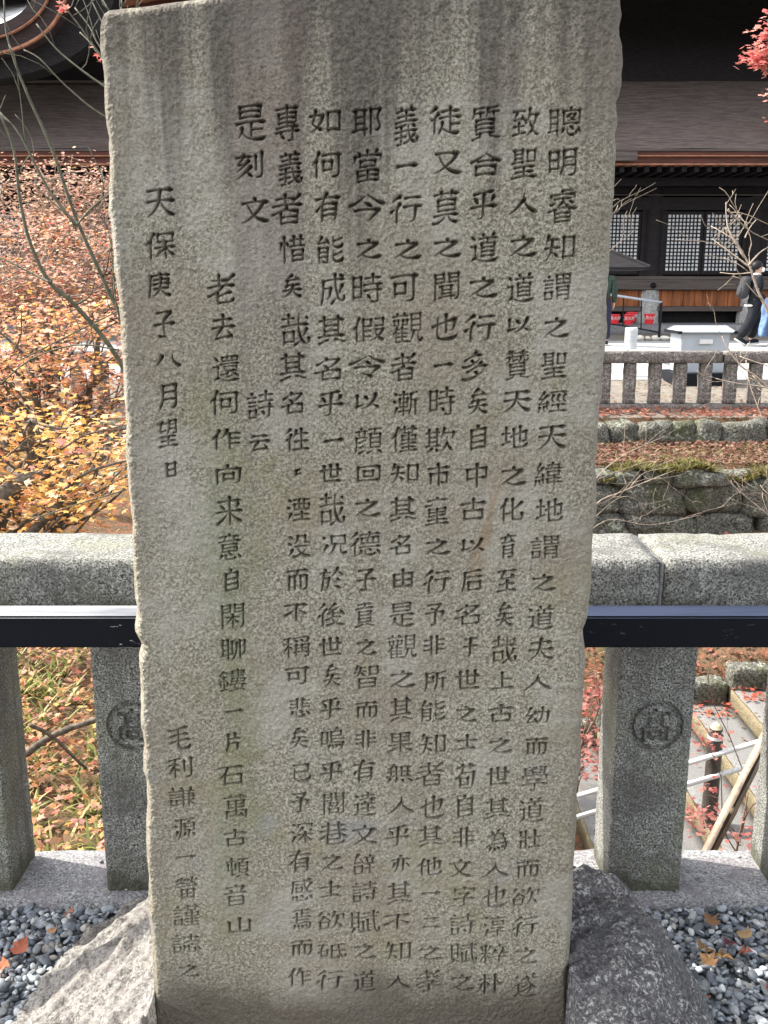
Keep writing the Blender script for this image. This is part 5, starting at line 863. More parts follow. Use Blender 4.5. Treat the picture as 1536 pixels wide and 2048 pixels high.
def blades(n, x0, x1, y0, y1, length, name, label, pal, zfun=land_z, width=.008, cat='grass', clump=14):
    m = max(1, n // clump); cx, cy = rng.uniform(x0, x1, m), rng.uniform(y0, y1, m); k = rng.integers(0, m, n)
    x = cx[k] + rng.normal(0, length * .16, n); y = cy[k] + rng.normal(0, length * .16, n); z = zfun(x, y)
    a = rng.uniform(0, 2 * math.pi, n); L = length * rng.uniform(.5, 1.15, n); bend = rng.uniform(.5, 1.25, n)
    V = np.zeros((n, 8, 3)); 
    for s in range(4):
        t = s / 3; r = L * np.sin(bend * t) / bend * .9; h = L * (t * .9 - .55 * bend * t * t * .9)
        w = width * (1 - t ** 2 * .9) * L / length; cxp, cyp = x + np.cos(a) * r, y + np.sin(a) * r
        V[:, s * 2, 0] = cxp - np.sin(a) * w; V[:, s * 2, 1] = cyp + np.cos(a) * w; V[:, s * 2, 2] = z + h
        V[:, s * 2 + 1, 0] = cxp + np.sin(a) * w; V[:, s * 2 + 1, 1] = cyp - np.cos(a) * w; V[:, s * 2 + 1, 2] = z + h
    q = np.array([(0, 1, 3, 2), (2, 3, 5, 4), (4, 5, 7, 6)]); F = (q[None] + (np.arange(n) * 8)[:, None, None]).reshape(-1, 4)
    col = np.array(pal)[rng.integers(0, len(pal), n)] * rng.uniform(.7, 1.3, (n, 1))
    o = link_mesh(name, np_mesh(name, V.reshape(-1, 3), F, True, np.repeat(col, 8, 0)), M['grass']); return tag(o, label, cat, kind='stuff')
blades(3800, -4.2, -.3, 4.1, 7.8, .26, 'grass', 'long yellow green grass arching among the leaves left of the slab', [(.22, .25, .06), (.33, .33, .10), (.14, .19, .05), (.42, .37, .15)], width=.009)
blades(7500, .2, 7.0, 11.72, 12.12, .15, 'moss', 'yellow green moss and grass along the top of the dry stone wall', [(.15, .145, .03), (.20, .17, .05), (.09, .095, .025), (.22, .17, .09)], zfun=lambda x, y: -.74 - .06 * np.sin(x * 3.1) - .05 * np.sin(x * 7.7), width=.010, cat='moss', clump=10)
blades(2600, .2, 7.0, 12.1, 12.9, .16, 'grass', 'dry straw tufts on the leafy bank', [(.40, .33, .19), (.34, .30, .12), (.22, .24, .07)], width=.005, clump=9)
def stairs():
    t = thing('concrete_steps', 'grey concrete steps with stained edges climbing to the right below the fence', 'steps')
    for k in range(-5, 8):
        x = 2.56 + .43 * k; z = -2.66 + .15 * k
        stone_block('tread', (.43, 4.2, .5), M['concrete'], t, (x + .215 + .006, 6.9, z - .5), .11, .012, .004, k)
        stone_block('riser_edge', (.035, 4.18, .17), M['riser'], t, (x + .004, 6.9, z - .165), .05, .010, .004, k + 40)
    for k in range(-4, 8):
        stone_block('kerb_block', (.40, .22, .42), M['wall_rock'], t, (2.56 + .43 * k + .2, 9.06, -2.66 + .15 * k - .2), .04, .03, .02, k + 70)
    return t
stairs()
def handrail():
    t = thing('handrail', 'dark post with cream pointed cap carrying two white pipes beside the steps', 'handrail')
    f = lambda x: -2.07 + .335 * (x - 2.45)
    x = P(1424, 1560, 7.0).x
    for s in range(-1, 3):
        xx = x + 1.9 * s; zb = step_z(np.array(xx)).item(); top = f(xx) + .17
        m = MB(); m.lathe([(.062, zb), (.060, zb + .3), (.058, top - .075), (.058, top - .03)], (xx, 7.0, 0), 18); m.lathe([(.042, top - .03), (.042, top), (.05, top + .004), (.05, top + .025)], (xx, 7.0, 0), 18); po = m.build('post', M['brown_metal'], t, smooth=False)
        m = MB(); m.lathe([(.0595, top - .060), (.0595, top - .035)], (xx, 7.0, 0), 18); m.build('reflective_band', M['white_paint'], po)
        m = MB(); m.lathe([(.045, top + .026), (.03, top + .055), (.004, top + .075)], (xx, 7.0, 0), 14); m.build('cap', plain('cream cap', (.62, .52, .30), .6), po)
    for dz in (0, -.185):
        m = MB(); m.tube([(a, 6.945, f(a) + dz) for a in np.linspace(.2, 6.2, 9)], .021, 10); m.build('pipe', M['white_paint'], t, smooth=True)
    t2 = thing('handrail', 'second handrail with dark pipes on the far side of the steps', 'handrail')
    m = MB(); p0 = P(1401, 1442, 9.4); p1 = P(1401, 1374, 9.4); m.lathe([(.05, p0.z - .3), (.05, p1.z)], (p0.x, 9.4, 0), 12); m.build('post', M['black_metal'], t2)
    a, b = P(1401, 1380, 9.4), P(1540, 1328, 9.4); d = b - a
    m = MB(); m.tube([a - d * 1.6, a, b, b + d], .022, 8); m.build('pipe', M['grey_paint'], t2, smooth=True)
    m = MB(); m.tube([a - d * 1.6 - Vector((0, 0, .22)), b + d - Vector((0, 0, .22))], .022, 8); m.build('pipe', M['black_metal'], t2, smooth=True)
handrail()
def bamboo():
    t = thing('bamboo_pole', 'weathered split bamboo pole leaning behind the stone fence on the right', 'pole')
    a, b = P(1404, 1730, 2.75), P(1540, 1462, 2.95); d = (b - a).normalized(); a = a - d * .9; b = b + d * .22; L = (b - a).length
    m = MB(); pts = []; rad = []
    nodes = [.18, .49, .80, 1.10, 1.4]
    for s in np.linspace(0, L, 70):
        pts.append(a + d * s); r = .0215
        for nn in nodes:
            r += .0022 * math.exp(-((s - nn) / .007) ** 2) - .0012 * math.exp(-((s - nn + .014) / .006) ** 2)
        rad.append(r)
    me = m.tube(pts, rad, 18).mesh('culm', True)
    tm = NT('old bamboo'); n = tm.noise(14, 5, .65, (1, 1, .25)); n2 = tm.noise(90, 3, .6, (1, 1, .2), off=(1, 1, 0)); c = tm.mix(tm.ramp(n, .35, .65), (.14, .10, .07), (.28, .22, .155)); c = tm.mix(tm.ramp(n2, .55, .7, 0, .6), c, (.10, .07, .05)); tm.bump(n2, .001)
    link_mesh('culm', me, tm.done(c, .55, .35), t)
    # the long split: a dark strip on the side facing the path paints its inner shade
    side = d.cross(Vector((0, 1, 0))).normalized(); fr = Vector((0, -1, 0)); fr = (fr - d * fr.dot(d)).normalized()
    nrm = (fr * .93 + side * .30).normalized(); tan = d.cross(nrm)
    m = MB(); V = []; n = 40
    for i in range(n):
        s = .85 + (L - .9) * i / (n - 1); w = .0042 * min(1, i / 6 + .15) * (1 + .25 * math.sin(i * .7)); c0 = a + d * s + nrm * .0212
        V += [c0 - tan * w + nrm * .0008, c0 + tan * w + nrm * .0008, c0 - nrm * .012]
    F = [];
    for i in range(n - 1):
        o = i * 3; F += [(o, o + 3, o + 4, o + 1)]
    m.add(V, F); m.build('split', plain('split shadow', (.012, .009, .007), .95), t)
bamboo()

# ------------------------------------------------------------------ trees and shrubs
def limb(m, a, b, r0, r1, seed, bend=.12, seg=7, n=7):
    rnd = random.Random(seed); d = b - a; L = d.length; o1 = Vector((rnd.uniform(-1, 1), rnd.uniform(-1, 1), rnd.uniform(-1, 1))) * L * bend; o2 = Vector((rnd.uniform(-1, 1), rnd.uniform(-1, 1), rnd.uniform(-1, 1))) * L * bend * .5
    pts = [a + d * t + o1 * math.sin(math.pi * t) + o2 * math.sin(2 * math.pi * t) for t in np.linspace(0, 1, n)]
    m.tube(pts, [r0 + (r1 - r0) * t for t in np.linspace(0, 1, n)], seg); return pts
def maple(label, base, top, crowns, nleaf, pal, palw, size, r=.06, seed=0, group=None, twig=60, bark='bark', spr=.16):
    """trunk with limbs reaching into each crown mass, twigs, and star leaves in flat sprays"""
    rnd = random.Random(seed); t = thing('maple_tree', label, 'tree', (0, 0, 0), 0, group)
    base, top = Vector(base), Vector(top); m = MB(); tr = limb(m, base, top, r, r * .6, seed, .06, 9, 9); tips = []
    for ci, (c, e) in enumerate(crowns):
        c = Vector(c); s = tr[rnd.randint(4, 8)]; ps = limb(m, s, c, r * .5, r * .22, seed + ci * 13 + 1, .10)
        for k in range(max(3, twig // len(crowns))):
            q = c + Vector((rnd.gauss(0, .5) * e[0], rnd.gauss(0, .5) * e[1], rnd.gauss(0, .5) * e[2])); pp = limb(m, ps[rnd.randint(2, 6)], q, r * .14, r * .04, seed * 7 + ci * 100 + k, .12, 4, 5); tips.append((pp, ci))
    m.build('trunk', M[bark], t, smooth=True)
    pos = []
    for i in range(nleaf // 14):
        pp, ci = tips[rnd.randrange(len(tips))]; c, e = crowns[ci]; s = pp[rnd.randint(1, 4)]; spread = spr
        ctr = s if rnd.random() < .55 else Vector(c) + Vector((rnd.gauss(0, .45) * e[0], rnd.gauss(0, .45) * e[1], rnd.gauss(0, .45) * e[2]))
        for _ in range(14): pos.append((ctr.x + rnd.gauss(0, spread), ctr.y + rnd.gauss(0, spread), ctr.z + rnd.gauss(0, spread * .35)))
    link_mesh('crown', leaf_cloud(np.array(pos), size, pal, palw), M['leaf'], t)
    return t
g = 'maple trees left of the slab'
def cr(px, py, Y, w, h, d): return (P(px, py, Y), (w, d, h))
maple('nearest maple left of the slab with golden yellow leaves', (-3.0, 5.3, -1.35), (-2.2, 5.2, -.25), [cr(60, 840, 5.0, .55, .14, .4), cr(150, 960, 4.8, .45, .12, .35), cr(40, 1010, 5.3, .5, .13, .4), cr(-90, 900, 5.0, .5, .2, .4), cr(215, 900, 5.4, .4, .14, .4)], 2600, [(.66, .40, .12), ORA, (.70, .46, .17), CRM, PNK], [6, 3, 3, 2, 1], .058, .085, 11, g, 60)
maple('orange and red maple rising behind the golden one', (-3.0, 6.9, -1.35), (-2.3, 6.7, .25), [cr(60, 720, 6.2, .6, .2, .4), cr(170, 800, 6.5, .5, .2, .4), cr(90, 640, 6.8, .6, .2, .4), cr(-60, 700, 6.4, .5, .25, .4), cr(200, 660, 6.8, .5, .2, .4), cr(215, 745, 6.6, .4, .16, .3), cr(-20, 760, 6.9, .5, .2, .4)], 4600, [(.62, .29, .13), (.62, .38, .20), (.48, .14, .09), (.58, .29, .22), YEL, CRM], [4, 4, 1, 4, 2, 2], .052, .075, 23, g, 110)
maple('pinkish red maple, middle one of the row on the slope', (-3.9, 8.8, -1.2), (-3.1, 8.6, .9), [cr(60, 560, 8.2, .8, .3, .5), cr(170, 600, 8.6, .7, .3, .5), cr(100, 470, 8.8, .8, .28, .5), cr(-70, 560, 8.4, .6, .35, .5), cr(210, 500, 9.0, .6, .3, .5)], 7000, [(.58, .31, .25), (.60, .38, .28), RED, ORA, CRM, BRN], [5, 5, 1, 2, 3, 2], .046, .075, 37, g, 150, 'twig')
maple('farthest maple with thin brownish pink foliage below the temple eaves', (-4.6, 11.2, -.9), (-3.9, 11.0, 1.3), [cr(50, 420, 10.6, 1.0, .35, .5), cr(160, 440, 10.9, .8, .35, .5), cr(100, 360, 11.0, .9, .22, .5), cr(-70, 400, 10.8, .8, .4, .5), cr(215, 380, 11.2, .6, .25, .5)], 7000, [(.52, .35, .28), (.56, .33, .27), BRN, (.46, .25, .18), CRM], [5, 4, 3, 2, 3], .048, .07, 41, g, 170, 'twig')
maple('red leaved maple whose tip hangs into the top right corner', (4.3, 6.2, -1.5), (3.3, 6.1, 1.9), [((P(1535, 60, 6.0)), (.075, .12, .14)), ((P(1530, 115, 6.05)), (.055, .1, .06)), ((P(1590, 60, 6.1)), (.14, .15, .2)), ((P(1640, 90, 6.1)), (.2, .15, .22))], 1000, [(.62, .16, .15), PNK, (.70, .30, .26)], [4, 4, 3], .05, .05, 53, None, 30, 'bark', .045)
rs = [(1190, 1345, 6.5, .11, .14), (1185, 1410, 6.6, .10, .12), (1190, 1480, 6.4, .10, .06), (1170, 1530, 6.2, .09, .05)]
maple('small red maple with pink leaves seen between the slab and the right post', (1.3, 6.5, -2.9), (1.35, 6.5, -1.9), [(P(a, b, y), (w, .15, h)) for a, b, y, w, h in rs], 300, [(.36, .15, .125), (.36, .09, .075), (.40, .18, .15)], [4, 3, 3], .06, .022, 61, None, 26, 'twig_dark', .08)
maple('sparse red maple sapling behind the fence right of the emblem post', (2.35, 5.6, -2.6), (2.3, 5.6, -1.6), [(P(1425, 1312, 5.4), (.16, .15, .04)), (P(1405, 1480, 5.0), (.10, .1, .10)), (P(1420, 1590, 4.7), (.14, .1, .09)), (P(1420, 1680, 4.3), (.13, .1, .05)), (P(1500, 1690, 4.0), (.10, .1, .05))], 230, [(.34, .13, .11), (.33, .09, .08), (.38, .16, .13)], [3, 3, 3], .044, .009, 67, None, 40, 'twig_dark', .07)
def shrub(name, label, paths, Y0, mat, r, seed, leaves=None, group=None, twigs=0, tw=(.15, .5)):
    """bare shrub from stems given as pixel paths at a depth, plus random side twigs"""
    rnd = random.Random(seed); t = thing(name, label, 'shrub', (0, 0, 0), 0, group); mm = []; allp = []
    for i, (pts, rr) in enumerate(paths):
        q = [P(a, b, Y0 + .25 * math.sin(i * 1.7) + .12 * j / max(1, len(pts) - 1)) for j, (a, b) in enumerate(pts)]
        # smooth through the points
        out = []
        for j in range(len(q) - 1):
            a, b, c, d = q[max(0, j - 1)], q[j], q[j + 1], q[min(len(q) - 1, j + 2)]
            for s in np.linspace(0, 1, 5)[:-1]: out.append(.5 * ((2 * b) + (c - a) * s + (2 * a - 5 * b + 4 * c - d) * s * s + (3 * b - a - 3 * c + d) * s ** 3))
        out.append(q[-1]); rad = [max(r * .25, r * rr * (1 - .72 * k / (len(out) - 1))) for k in range(len(out))]
        m = MB(); mm.append(m); m.tube(out, rad, 7); allp.append((out, rad, m))
        for k in range(0, len(out), 3):
            m.tube([out[k] - Vector((0, 0, rad[k] * .5)), out[k] + Vector((rad[k] * .9, 0, rad[k] * 1.3))], [rad[k] * 1.12, rad[k] * .5], 5)      # buds at the nodes
    for k in range(twigs):
        o, rad, m = allp[rnd.randrange(len(allp))]; j = rnd.randrange(1, len(o)); d = (o[j] - o[j - 1]).normalized()
        e = (d * rnd.uniform(.3, .9) + Vector((rnd.uniform(-1, 1), rnd.uniform(-.5, .5), rnd.uniform(-.2, 1)))).normalized() * rnd.uniform(*tw) * Y0 * .2
        pp = limb(m, o[j], o[j] + e, rad[j] * .55, r * .14, seed * 31 + k, .10, 5, 6)
        if rnd.random() < .6: limb(m, pp[3], pp[3] + (e * .4 + Vector((rnd.uniform(-.1, .1), 0, rnd.uniform(-.02, .12))) * Y0 * .2), r * .22, r * .12, k, .1, 4, 5)
    [q_.build('stem', M[mat], t, smooth=True) for q_ in mm]
    if leaves:
        pos = np.array([P(a, b, Y0 - .05) for a, b in leaves]); pos = np.repeat(pos, 7, 0) + rng.normal(0, .016 * Y0 / 4, (len(pos) * 7, 3))
        link_mesh('leaves', leaf_cloud(pos, .04 * Y0 / 4, [PNK, (.62, .15, .13), (.72, .40, .34)], [3, 2, 2]), M['leaf'], t)
    return t
shrub('bare_shrub', 'leafless shrub with green stems reaching up the left side of the slab', [
    ([(330, 900), (235, 715), (150, 610), (100, 565), (62, 490), (40, 400), (28, 300), (0, 228), (-20, 180)], 1.0), ([(330, 780), (236, 618), (205, 555), (150, 430), (105, 300), (60, 200), (30, 125), (12, 60), (8, 0)], .9),
    ([(100, 565), (70, 550), (0, 515), (-40, 500)], .5), ([(152, 450), (95, 375), (40, 270), (0, 225)], .6), ([(300, 760), (240, 640), (226, 540), (222, 480)], .5), ([(300, 260), (208, 232), (130, 170), (80, 118), (48, 100)], .42), ([(300, 230), (205, 170), (150, 130), (110, 95), (73, 48)], .45),
    ([(260, 190), (204, 115), (165, 60), (128, 12)], .45), ([(270, 180), (201, 95), (180, 55), (150, 16)], .42), ([(260, 100), (215, 60), (190, 15), (175, -20)], .4), ([(290, 120), (230, 40), (200, -10)], .4), ([(245, 90), (243, 30), (244, -20)], .5), ([(250, 165), (205, 120), (180, 85), (160, 65)], .35),
    ([(150, 455), (180, 420), (216, 390), (250, 372)], .4), ([(236, 700), (150, 690), (60, 720), (0, 770)], .3), ([(240, 620), (180, 650), (100, 690), (40, 720)], .28), ([(250, 980), (150, 1010), (60, 1040)], .3)], 4.0, 'green_bark', .0115, 5, [(121, 12), (200, 107)], None, 46, (.12, .42))
shrub('bare_shrub', 'pale leafless shrub in front of the temple lattice at the right edge', [
    ([(1640, 860), (1570, 720), (1536, 625), (1515, 580), (1498, 530), (1470, 480), (1450, 455)], 1.0), ([(1500, 535), (1465, 508), (1440, 490), (1425, 478)], .6), ([(1488, 515), (1462, 470), (1453, 440), (1452, 405)], .55), ([(1498, 530), (1520, 505), (1545, 490)], .55), ([(1470, 480), (1440, 462), (1422, 452)], .4), ([(1505, 545), (1470, 548), (1440, 545)], .35), ([(1456, 420), (1480, 445), (1505, 465), (1536, 480)], .5), ([(1490, 475), (1500, 455), (1512, 440)], .4),
    ([(1600, 840), (1520, 760), (1480, 730), (1452, 690), (1444, 672)], .7), ([(1600, 800), (1530, 775), (1470, 766), (1432, 757)], .45), ([(1530, 850), (1500, 770), (1492, 720)], .4), ([(1560, 740), (1500, 720), (1478, 712)], .35)], 5.0, 'twig', .0095, 9, None, None, 30, (.08, .28))
shrub('bare_shrub', 'thin arching twigs in front of the mossy wall, right beside the slab', [
    ([(1120, 1100), (1190, 1010), (1240, 985), (1300, 960), (1350, 940)], .9), ([(1130, 1060), (1188, 962), (1240, 915), (1290, 890), (1330, 872)], .8), ([(1290, 965), (1320, 955), (1345, 975)], .4), ([(1260, 975), (1290, 945), (1345, 935)], .4), ([(1600, 1090), (1536, 1030), (1500, 1000), (1468, 972), (1462, 960)], .7), ([(1600, 1020), (1540, 990), (1520, 970)], .5), ([(1580, 1120), (1530, 1010), (1525, 985)], .4),
    ([(1150, 1090), (1215, 1040), (1300, 1050), (1400, 1030)], .5), ([(1150, 1075), (1230, 1000), (1275, 1000), (1300, 1040)], .4), ([(1120, 480), (1220, 405), (1240, 400)], .4), ([(1150, 470), (1222, 430), (1236, 410)], .4), ([(1120, 600), (1200, 520), (1250, 475)], .4)], 5.5, 'twig', .0065, 13, None, None, 46, (.10, .34))
for i, (a, b, r_, lab) in enumerate([((-40, 1015), (95, 945), .05, 'pale fallen branch with flaking bark low among the golden maple leaves'), ((40, 1520), (300, 1385), .024, 'dark mossy branch lying across the grass under the metal rail'), ((60, 1450), (215, 1560), .012, 'thin grey fallen stick in the grass under the metal rail')]):
    y = (4.6, 5.4, 5.0)[i]; m = MB(); limb(m, P(a[0], a[1], y), P(b[0], b[1], y + .3), r_, r_ * .6, 90 + i, .05, 9, 10); o = m.build('fallen_branch', M['bark'], smooth=True); tag(o, lab, 'branch')
scatter(900, -6, 9, 13.95, 16.0, .01, 'leaf_litter', 'thin sprinkle of brown leaves behind the far stone fence', [(.30, .13, .09), (.36, .20, .14), (.22, .13, .09)], [3, 3, 3], .08, flat=.5)

# ------------------------------------------------------------------ temple hall
YT = 27.0
def Z(py, Y): return P(768, py, Y).z
def X(px, py, Y): return P(px, py, Y).x
M['pale_stone'] = granite('pale foundation stone', (.50, .49, .46), (.36, .35, .33), (.2, .19, .18), grain=40, blotch=2.5, stain=(.12, .11, .10), stain_amt=.6, bump=.004)
def temple():
    t = thing('temple_hall', 'dark timber temple hall with bark roofs and white papered lattice doors', 'temple', (0, 0, 0))
    bay = 2.70; xc = X(1304, 480, YT); xs = [xc + bay * k for k in range(-8, 4)]; xa, xb = xs[0], xs[-1]
    zl0, zl1 = Z(549, YT), Z(423, YT); zg = .30
    def bar(name, mat, x0, x1, y0, y1, z0, z1):
        m = MB(); m.box(x0, x1, y0, y1, z0, z1); return m.build(name, M[mat], t)
    # wall behind everything, columns
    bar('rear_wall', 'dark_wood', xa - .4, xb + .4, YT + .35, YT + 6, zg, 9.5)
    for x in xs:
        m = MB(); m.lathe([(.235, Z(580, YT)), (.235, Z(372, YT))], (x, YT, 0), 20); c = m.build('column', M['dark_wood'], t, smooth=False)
        m = MB(); m.lathe([(.30, Z(637, YT) - .2), (.26, Z(580, YT) - .002)], (x, YT - .02, 0), 12); m.build('foundation_stone', M['pale_stone'], t)
        m = MB(); m.box(x - .32, x + .32, YT - .3, YT + .3, Z(370, YT), Z(357, YT)); m.box(x - .55, x + .55, YT - .14, YT + .14, Z(356.5, YT), Z(346, YT)); m.build('bracket', M['dark_wood'], t)
        m = MB(); m.lathe([(.001, -.10), (.05, -.06), (.075, -.02), (.075, .0)], (0, 0, 0), 14); k = m.build('nail_cover', M['black_metal'], t, smooth=True); k.location = (x + .02, YT - .33, Z(571, YT)); k.rotation_euler = (R(90), 0, 0); k.rotation_euler = (R(-90), 0, 0)
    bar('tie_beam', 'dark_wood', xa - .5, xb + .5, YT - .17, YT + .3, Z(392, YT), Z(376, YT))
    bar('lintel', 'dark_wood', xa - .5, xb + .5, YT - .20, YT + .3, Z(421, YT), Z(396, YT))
    bar('lintel_edge', 'sill_wood', xa - .5, xb + .5, YT - .235, YT - .203, Z(392.5, YT), Z(390.5, YT))
    bar('floor_beam', 'sill_wood', xa - .5, xb + .5, YT - .32, YT + .3, Z(579, YT), Z(560, YT))
    bar('door_sill', 'sill_wood', xa - .5, xb + .5, YT - .25, YT + .3, Z(559.4, YT), Z(552.5, YT))
    # boarded apron below the floor
    m = MB(); x = xa; n = 0
    while x < xb:
        w = .30; m.box(x + .006, x + w - .006, YT - .12 - .006 * (n % 2), YT + .1, Z(612, YT), Z(580.5, YT)); x += w; n += 1
    m.build('apron_boards', M['plank'], t)
    bar('ground_beam', 'sill_wood', xa - .5, xb + .5, YT - .2, YT + .2, Z(622, YT), Z(612.5, YT))
    # lattice doors
    for i in range(len(xs) - 1):
        x0, x1 = xs[i] + .235 + .03, xs[i + 1] - .235 - .03; mid = (x0 + x1) / 2
        bar('door_jamb', 'dark_wood', xs[i] + .2, x0 + .05, YT - .1, YT + .05, zl0 - .06, zl1 + .05); bar('door_jamb', 'dark_wood', x1 - .05, xs[i + 1] - .2, YT - .1, YT + .05, zl0 - .06, zl1 + .05)
        for a, b in ((x0 + .055, mid - .01), (mid + .01, x1 - .055)):
            f = MB(); fw = .07; f.box(a, a + fw, YT - .05, YT, zl0, zl1); f.box(b - fw, b, YT - .05, YT, zl0, zl1); f.box(a + fw, b - fw, YT - .05, YT, zl0, zl0 + .10); f.box(a + fw, b - fw, YT - .05, YT, zl1 - .08, zl1)
            nx, nz = 9, 15; gx0, gx1, gz0, gz1 = a + fw, b - fw, zl0 + .10, zl1 - .08
            for k in range(1, nx): xx = gx0 + (gx1 - gx0) * k / nx; f.box(xx - .0135, xx + .0135, YT - .045, YT - .004, gz0, gz1)
            for k in range(1, nz): zz = gz0 + (gz1 - gz0) * k / nz; f.box(gx0, gx1, YT - .040, YT - .006, zz - .015, zz + .015)
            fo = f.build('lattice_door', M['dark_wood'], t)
            p = MB(); p.box(gx0 - .01, gx1 + .01, YT - .002, YT + .01, gz0 - .01, gz1 + .01); p.build('paper_pane', M['paper'], fo)
    # lower roof: thick bark eave
    Ye = 24.3; ze = Z(297.5, Ye); X0, X1 = xa - 3.0, xb + 3.0
    prof = []
    for s in np.linspace(0, 1, 26):
        prof.append((Ye + (28.0 - Ye) * s, ze + (Z(132, 28.0) - ze) * (s * .86 + .14 * s * s)))
    nxs = 60; V = []; F = []
    for i, (y, z) in enumerate(prof):
        for k in range(nxs + 1):
            x = X0 + (X1 - X0) * k / nxs; V.append((x, y, z + .03 * mnoise.noise(Vector((x * .5, y * 1.5, 0)))))
    for i in range(len(prof) - 1):
        for k in range(nxs): a = i * (nxs + 1) + k; F.append((a, a + 1, a + nxs + 2, a + nxs + 1))
    tm = NT('cypress bark roof'); n1 = tm.noise(1.0, 7, .75, (2.2, 16, 16), .4); n2 = tm.noise(.35, 5, .6, off=(3, 1, 0)); n3 = tm.noise(1.0, 5, .75, (14, 60, 60))
    c = tm.mix(tm.ramp(n1, .3, .7), (.085, .064, .056), (.20, .158, .142)); c = tm.mix(tm.ramp(n2, .5, .7, 0, .5), c, (.13, .085, .065)); c = tm.mix(tm.ramp(n3, .5, .75, 0, .5), c, (.075, .056, .05)); tm.bump(n3, .04, .6)
    M['bark_roof'] = tm.done(c, .95, .1)
    me = np_mesh('lower_roof', V, F, True); link_mesh('lower_roof', me, M['bark_roof'], t)
    dz = lambda py: Z(py, Ye)
    bar('eave_edge', 'sill_wood', X0, X1, Ye - .012, Ye + .5, dz(302), dz(297.8) + .0)
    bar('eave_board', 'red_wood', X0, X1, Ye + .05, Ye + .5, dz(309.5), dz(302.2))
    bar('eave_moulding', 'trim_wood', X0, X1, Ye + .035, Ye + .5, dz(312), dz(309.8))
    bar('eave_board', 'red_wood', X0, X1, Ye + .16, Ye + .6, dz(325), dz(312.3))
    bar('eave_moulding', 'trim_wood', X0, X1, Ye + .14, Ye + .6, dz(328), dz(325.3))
    bar('gutter_board', 'sill_wood', X(1150, 312, Ye), X(1274, 312, Ye), Ye - .05, Ye + .03, dz(321.5), dz(303.5))
    m = MB(); m.box(X0, X1, Ye + .3, YT + .4, dz(328.5) + .02, dz(328.5) + .1); m.build('soffit', M['dark_wood'], t)
    m = MB()
    for k in range(int((X1 - X0) / .3)): x = X0 + .3 * k; m.box(x, x + .11, Ye + .35, YT + .3, dz(328.5) - .13, dz(328.5) + .018)
    m.build('rafters', M['dark_wood'], t)
    bar('purlin', 'dark_wood', X0, X1, Ye + 1.6, Ye + 1.85, dz(328.5) - .33, dz(328.5) - .135)
    # upper storey in the shade of the main roof
    bar('upper_wall', 'dark_wood', xa - .2, xb + .2, 28.1, 33, Z(138, 28), Z(-60, 28) + 1.2)
    bar('flashing', 'sill_wood', X0, X(560, 165, 27.2), 27.05, 27.2, Z(168, 27.2), Z(163, 27.2))
    for k in range(-8, 4):
        x = xc + bay * k; m = MB(); m.box(x - .5, x + .5, 27.7, 28.1, Z(95, 28), Z(80, 28)); m.box(x - .25, x + .25, 27.75, 28.1, Z(130, 28), Z(98, 28)); m.build('bracket', M['dark_wood'], t)
    Yu = 23.9; zu = Z(-2, Yu)
    m = MB()
    for k in range(int((X1 - X0) / .24)): x = X0 + .24 * k; m.add([(x + a, y, zu + b + (y - Yu) * .42) for b in (0, .13) for y in (Yu + .06, 28.4) for a in (0, .1)], [(0, 2, 3, 1), (4, 5, 7, 6), (0, 1, 5, 4), (2, 6, 7, 3), (0, 4, 6, 2), (1, 3, 7, 5)])
    m.build('rafters', M['dark_wood'], t)
    V = []; prof = [(Yu, zu + .14), (Yu, zu + .55), (29.5, zu + 3.9), (33, zu + 7.2), (33, zu + .14 + 9.1 * .42)]
    m = MB(); n = len(prof); m.add([(x, y, z) for x in (X0 - 1, X1 + 1) for y, z in prof], [(i, (i + 1) % n, n + (i + 1) % n, n + i) for i in range(n)] + [tuple(range(n - 1, -1, -1)), tuple(range(n, 2 * n))]); m.build('upper_roof', M['bark_roof'], t)
    # curved gable at the upper left
    Yk = 23.0; cv = lambda s: [(P(float(a), float(b), Yk).x, P(float(a), float(b), Yk).z) for a, b in s]
    def rs(s, n=40):
        s = np.array(s, float); d = np.concatenate([[0], np.cumsum(np.hypot(*np.diff(s, axis=0).T))]); tt = np.linspace(0, d[-1], n); return np.stack([np.interp(tt, d, s[:, 0]), np.interp(tt, d, s[:, 1])], 1)
    def smo(s):
        s = rs(s)
        for _ in range(6): s[1:-1] = (s[:-2] + 2 * s[1:-1] + s[2:]) / 4
        return s
    c1 = smo([(-330, 62), (-120, 66), (0, 52), (16, 46), (39, 31), (57, 16), (67, 0), (80, -40), (95, -90)])
    c2 = smo([(-330, 92), (-120, 92), (0, 77), (23, 68), (51, 53), (74, 35), (88, 20), (97, 2), (110, -40), (125, -90)])
    c3 = smo([(-330, 122), (-120, 120), (0, 106), (27, 99), (59, 85), (86, 69), (105, 52), (116, 34), (121, 18), (138, -30), (158, -90)])
    c4 = smo([(-330, 168), (-120, 160), (0, 146), (39, 137), (78, 125), (117, 109), (145, 94), (166, 78), (200, 30), (240, -90)])
    m = MB(); m.prism(cv(c1), cv(c2), Yk, Yk + 1.2); m.build('gable_bark_edge', M['brown_wood'], t)
    m = MB(); m.prism(cv(c2 + np.array([.6, .6])), cv(c3), Yk + .12, Yk + 1.2); m.build('gable_board', M['brown_wood'], t)
    m = MB(); m.prism(cv(c3 + np.array([.6, .6])), cv(c4), Yk + .55, Yk + 1.2); m.build('gable_underside', M['dark_wood'], t)
    for c_, w, y in ((c2, 1.6, -.04), (c3, 3.2, .04)):
        m = MB(); m.prism(cv(c_ + np.array([-w * .45, -w * .8])), cv(c_ + np.array([w * .35, w * .55])), Yk + y, Yk + y + .10); m.build('gable_moulding', M['trim_wood'], t)
    V = []; cc = cv(c1); n = len(cc)
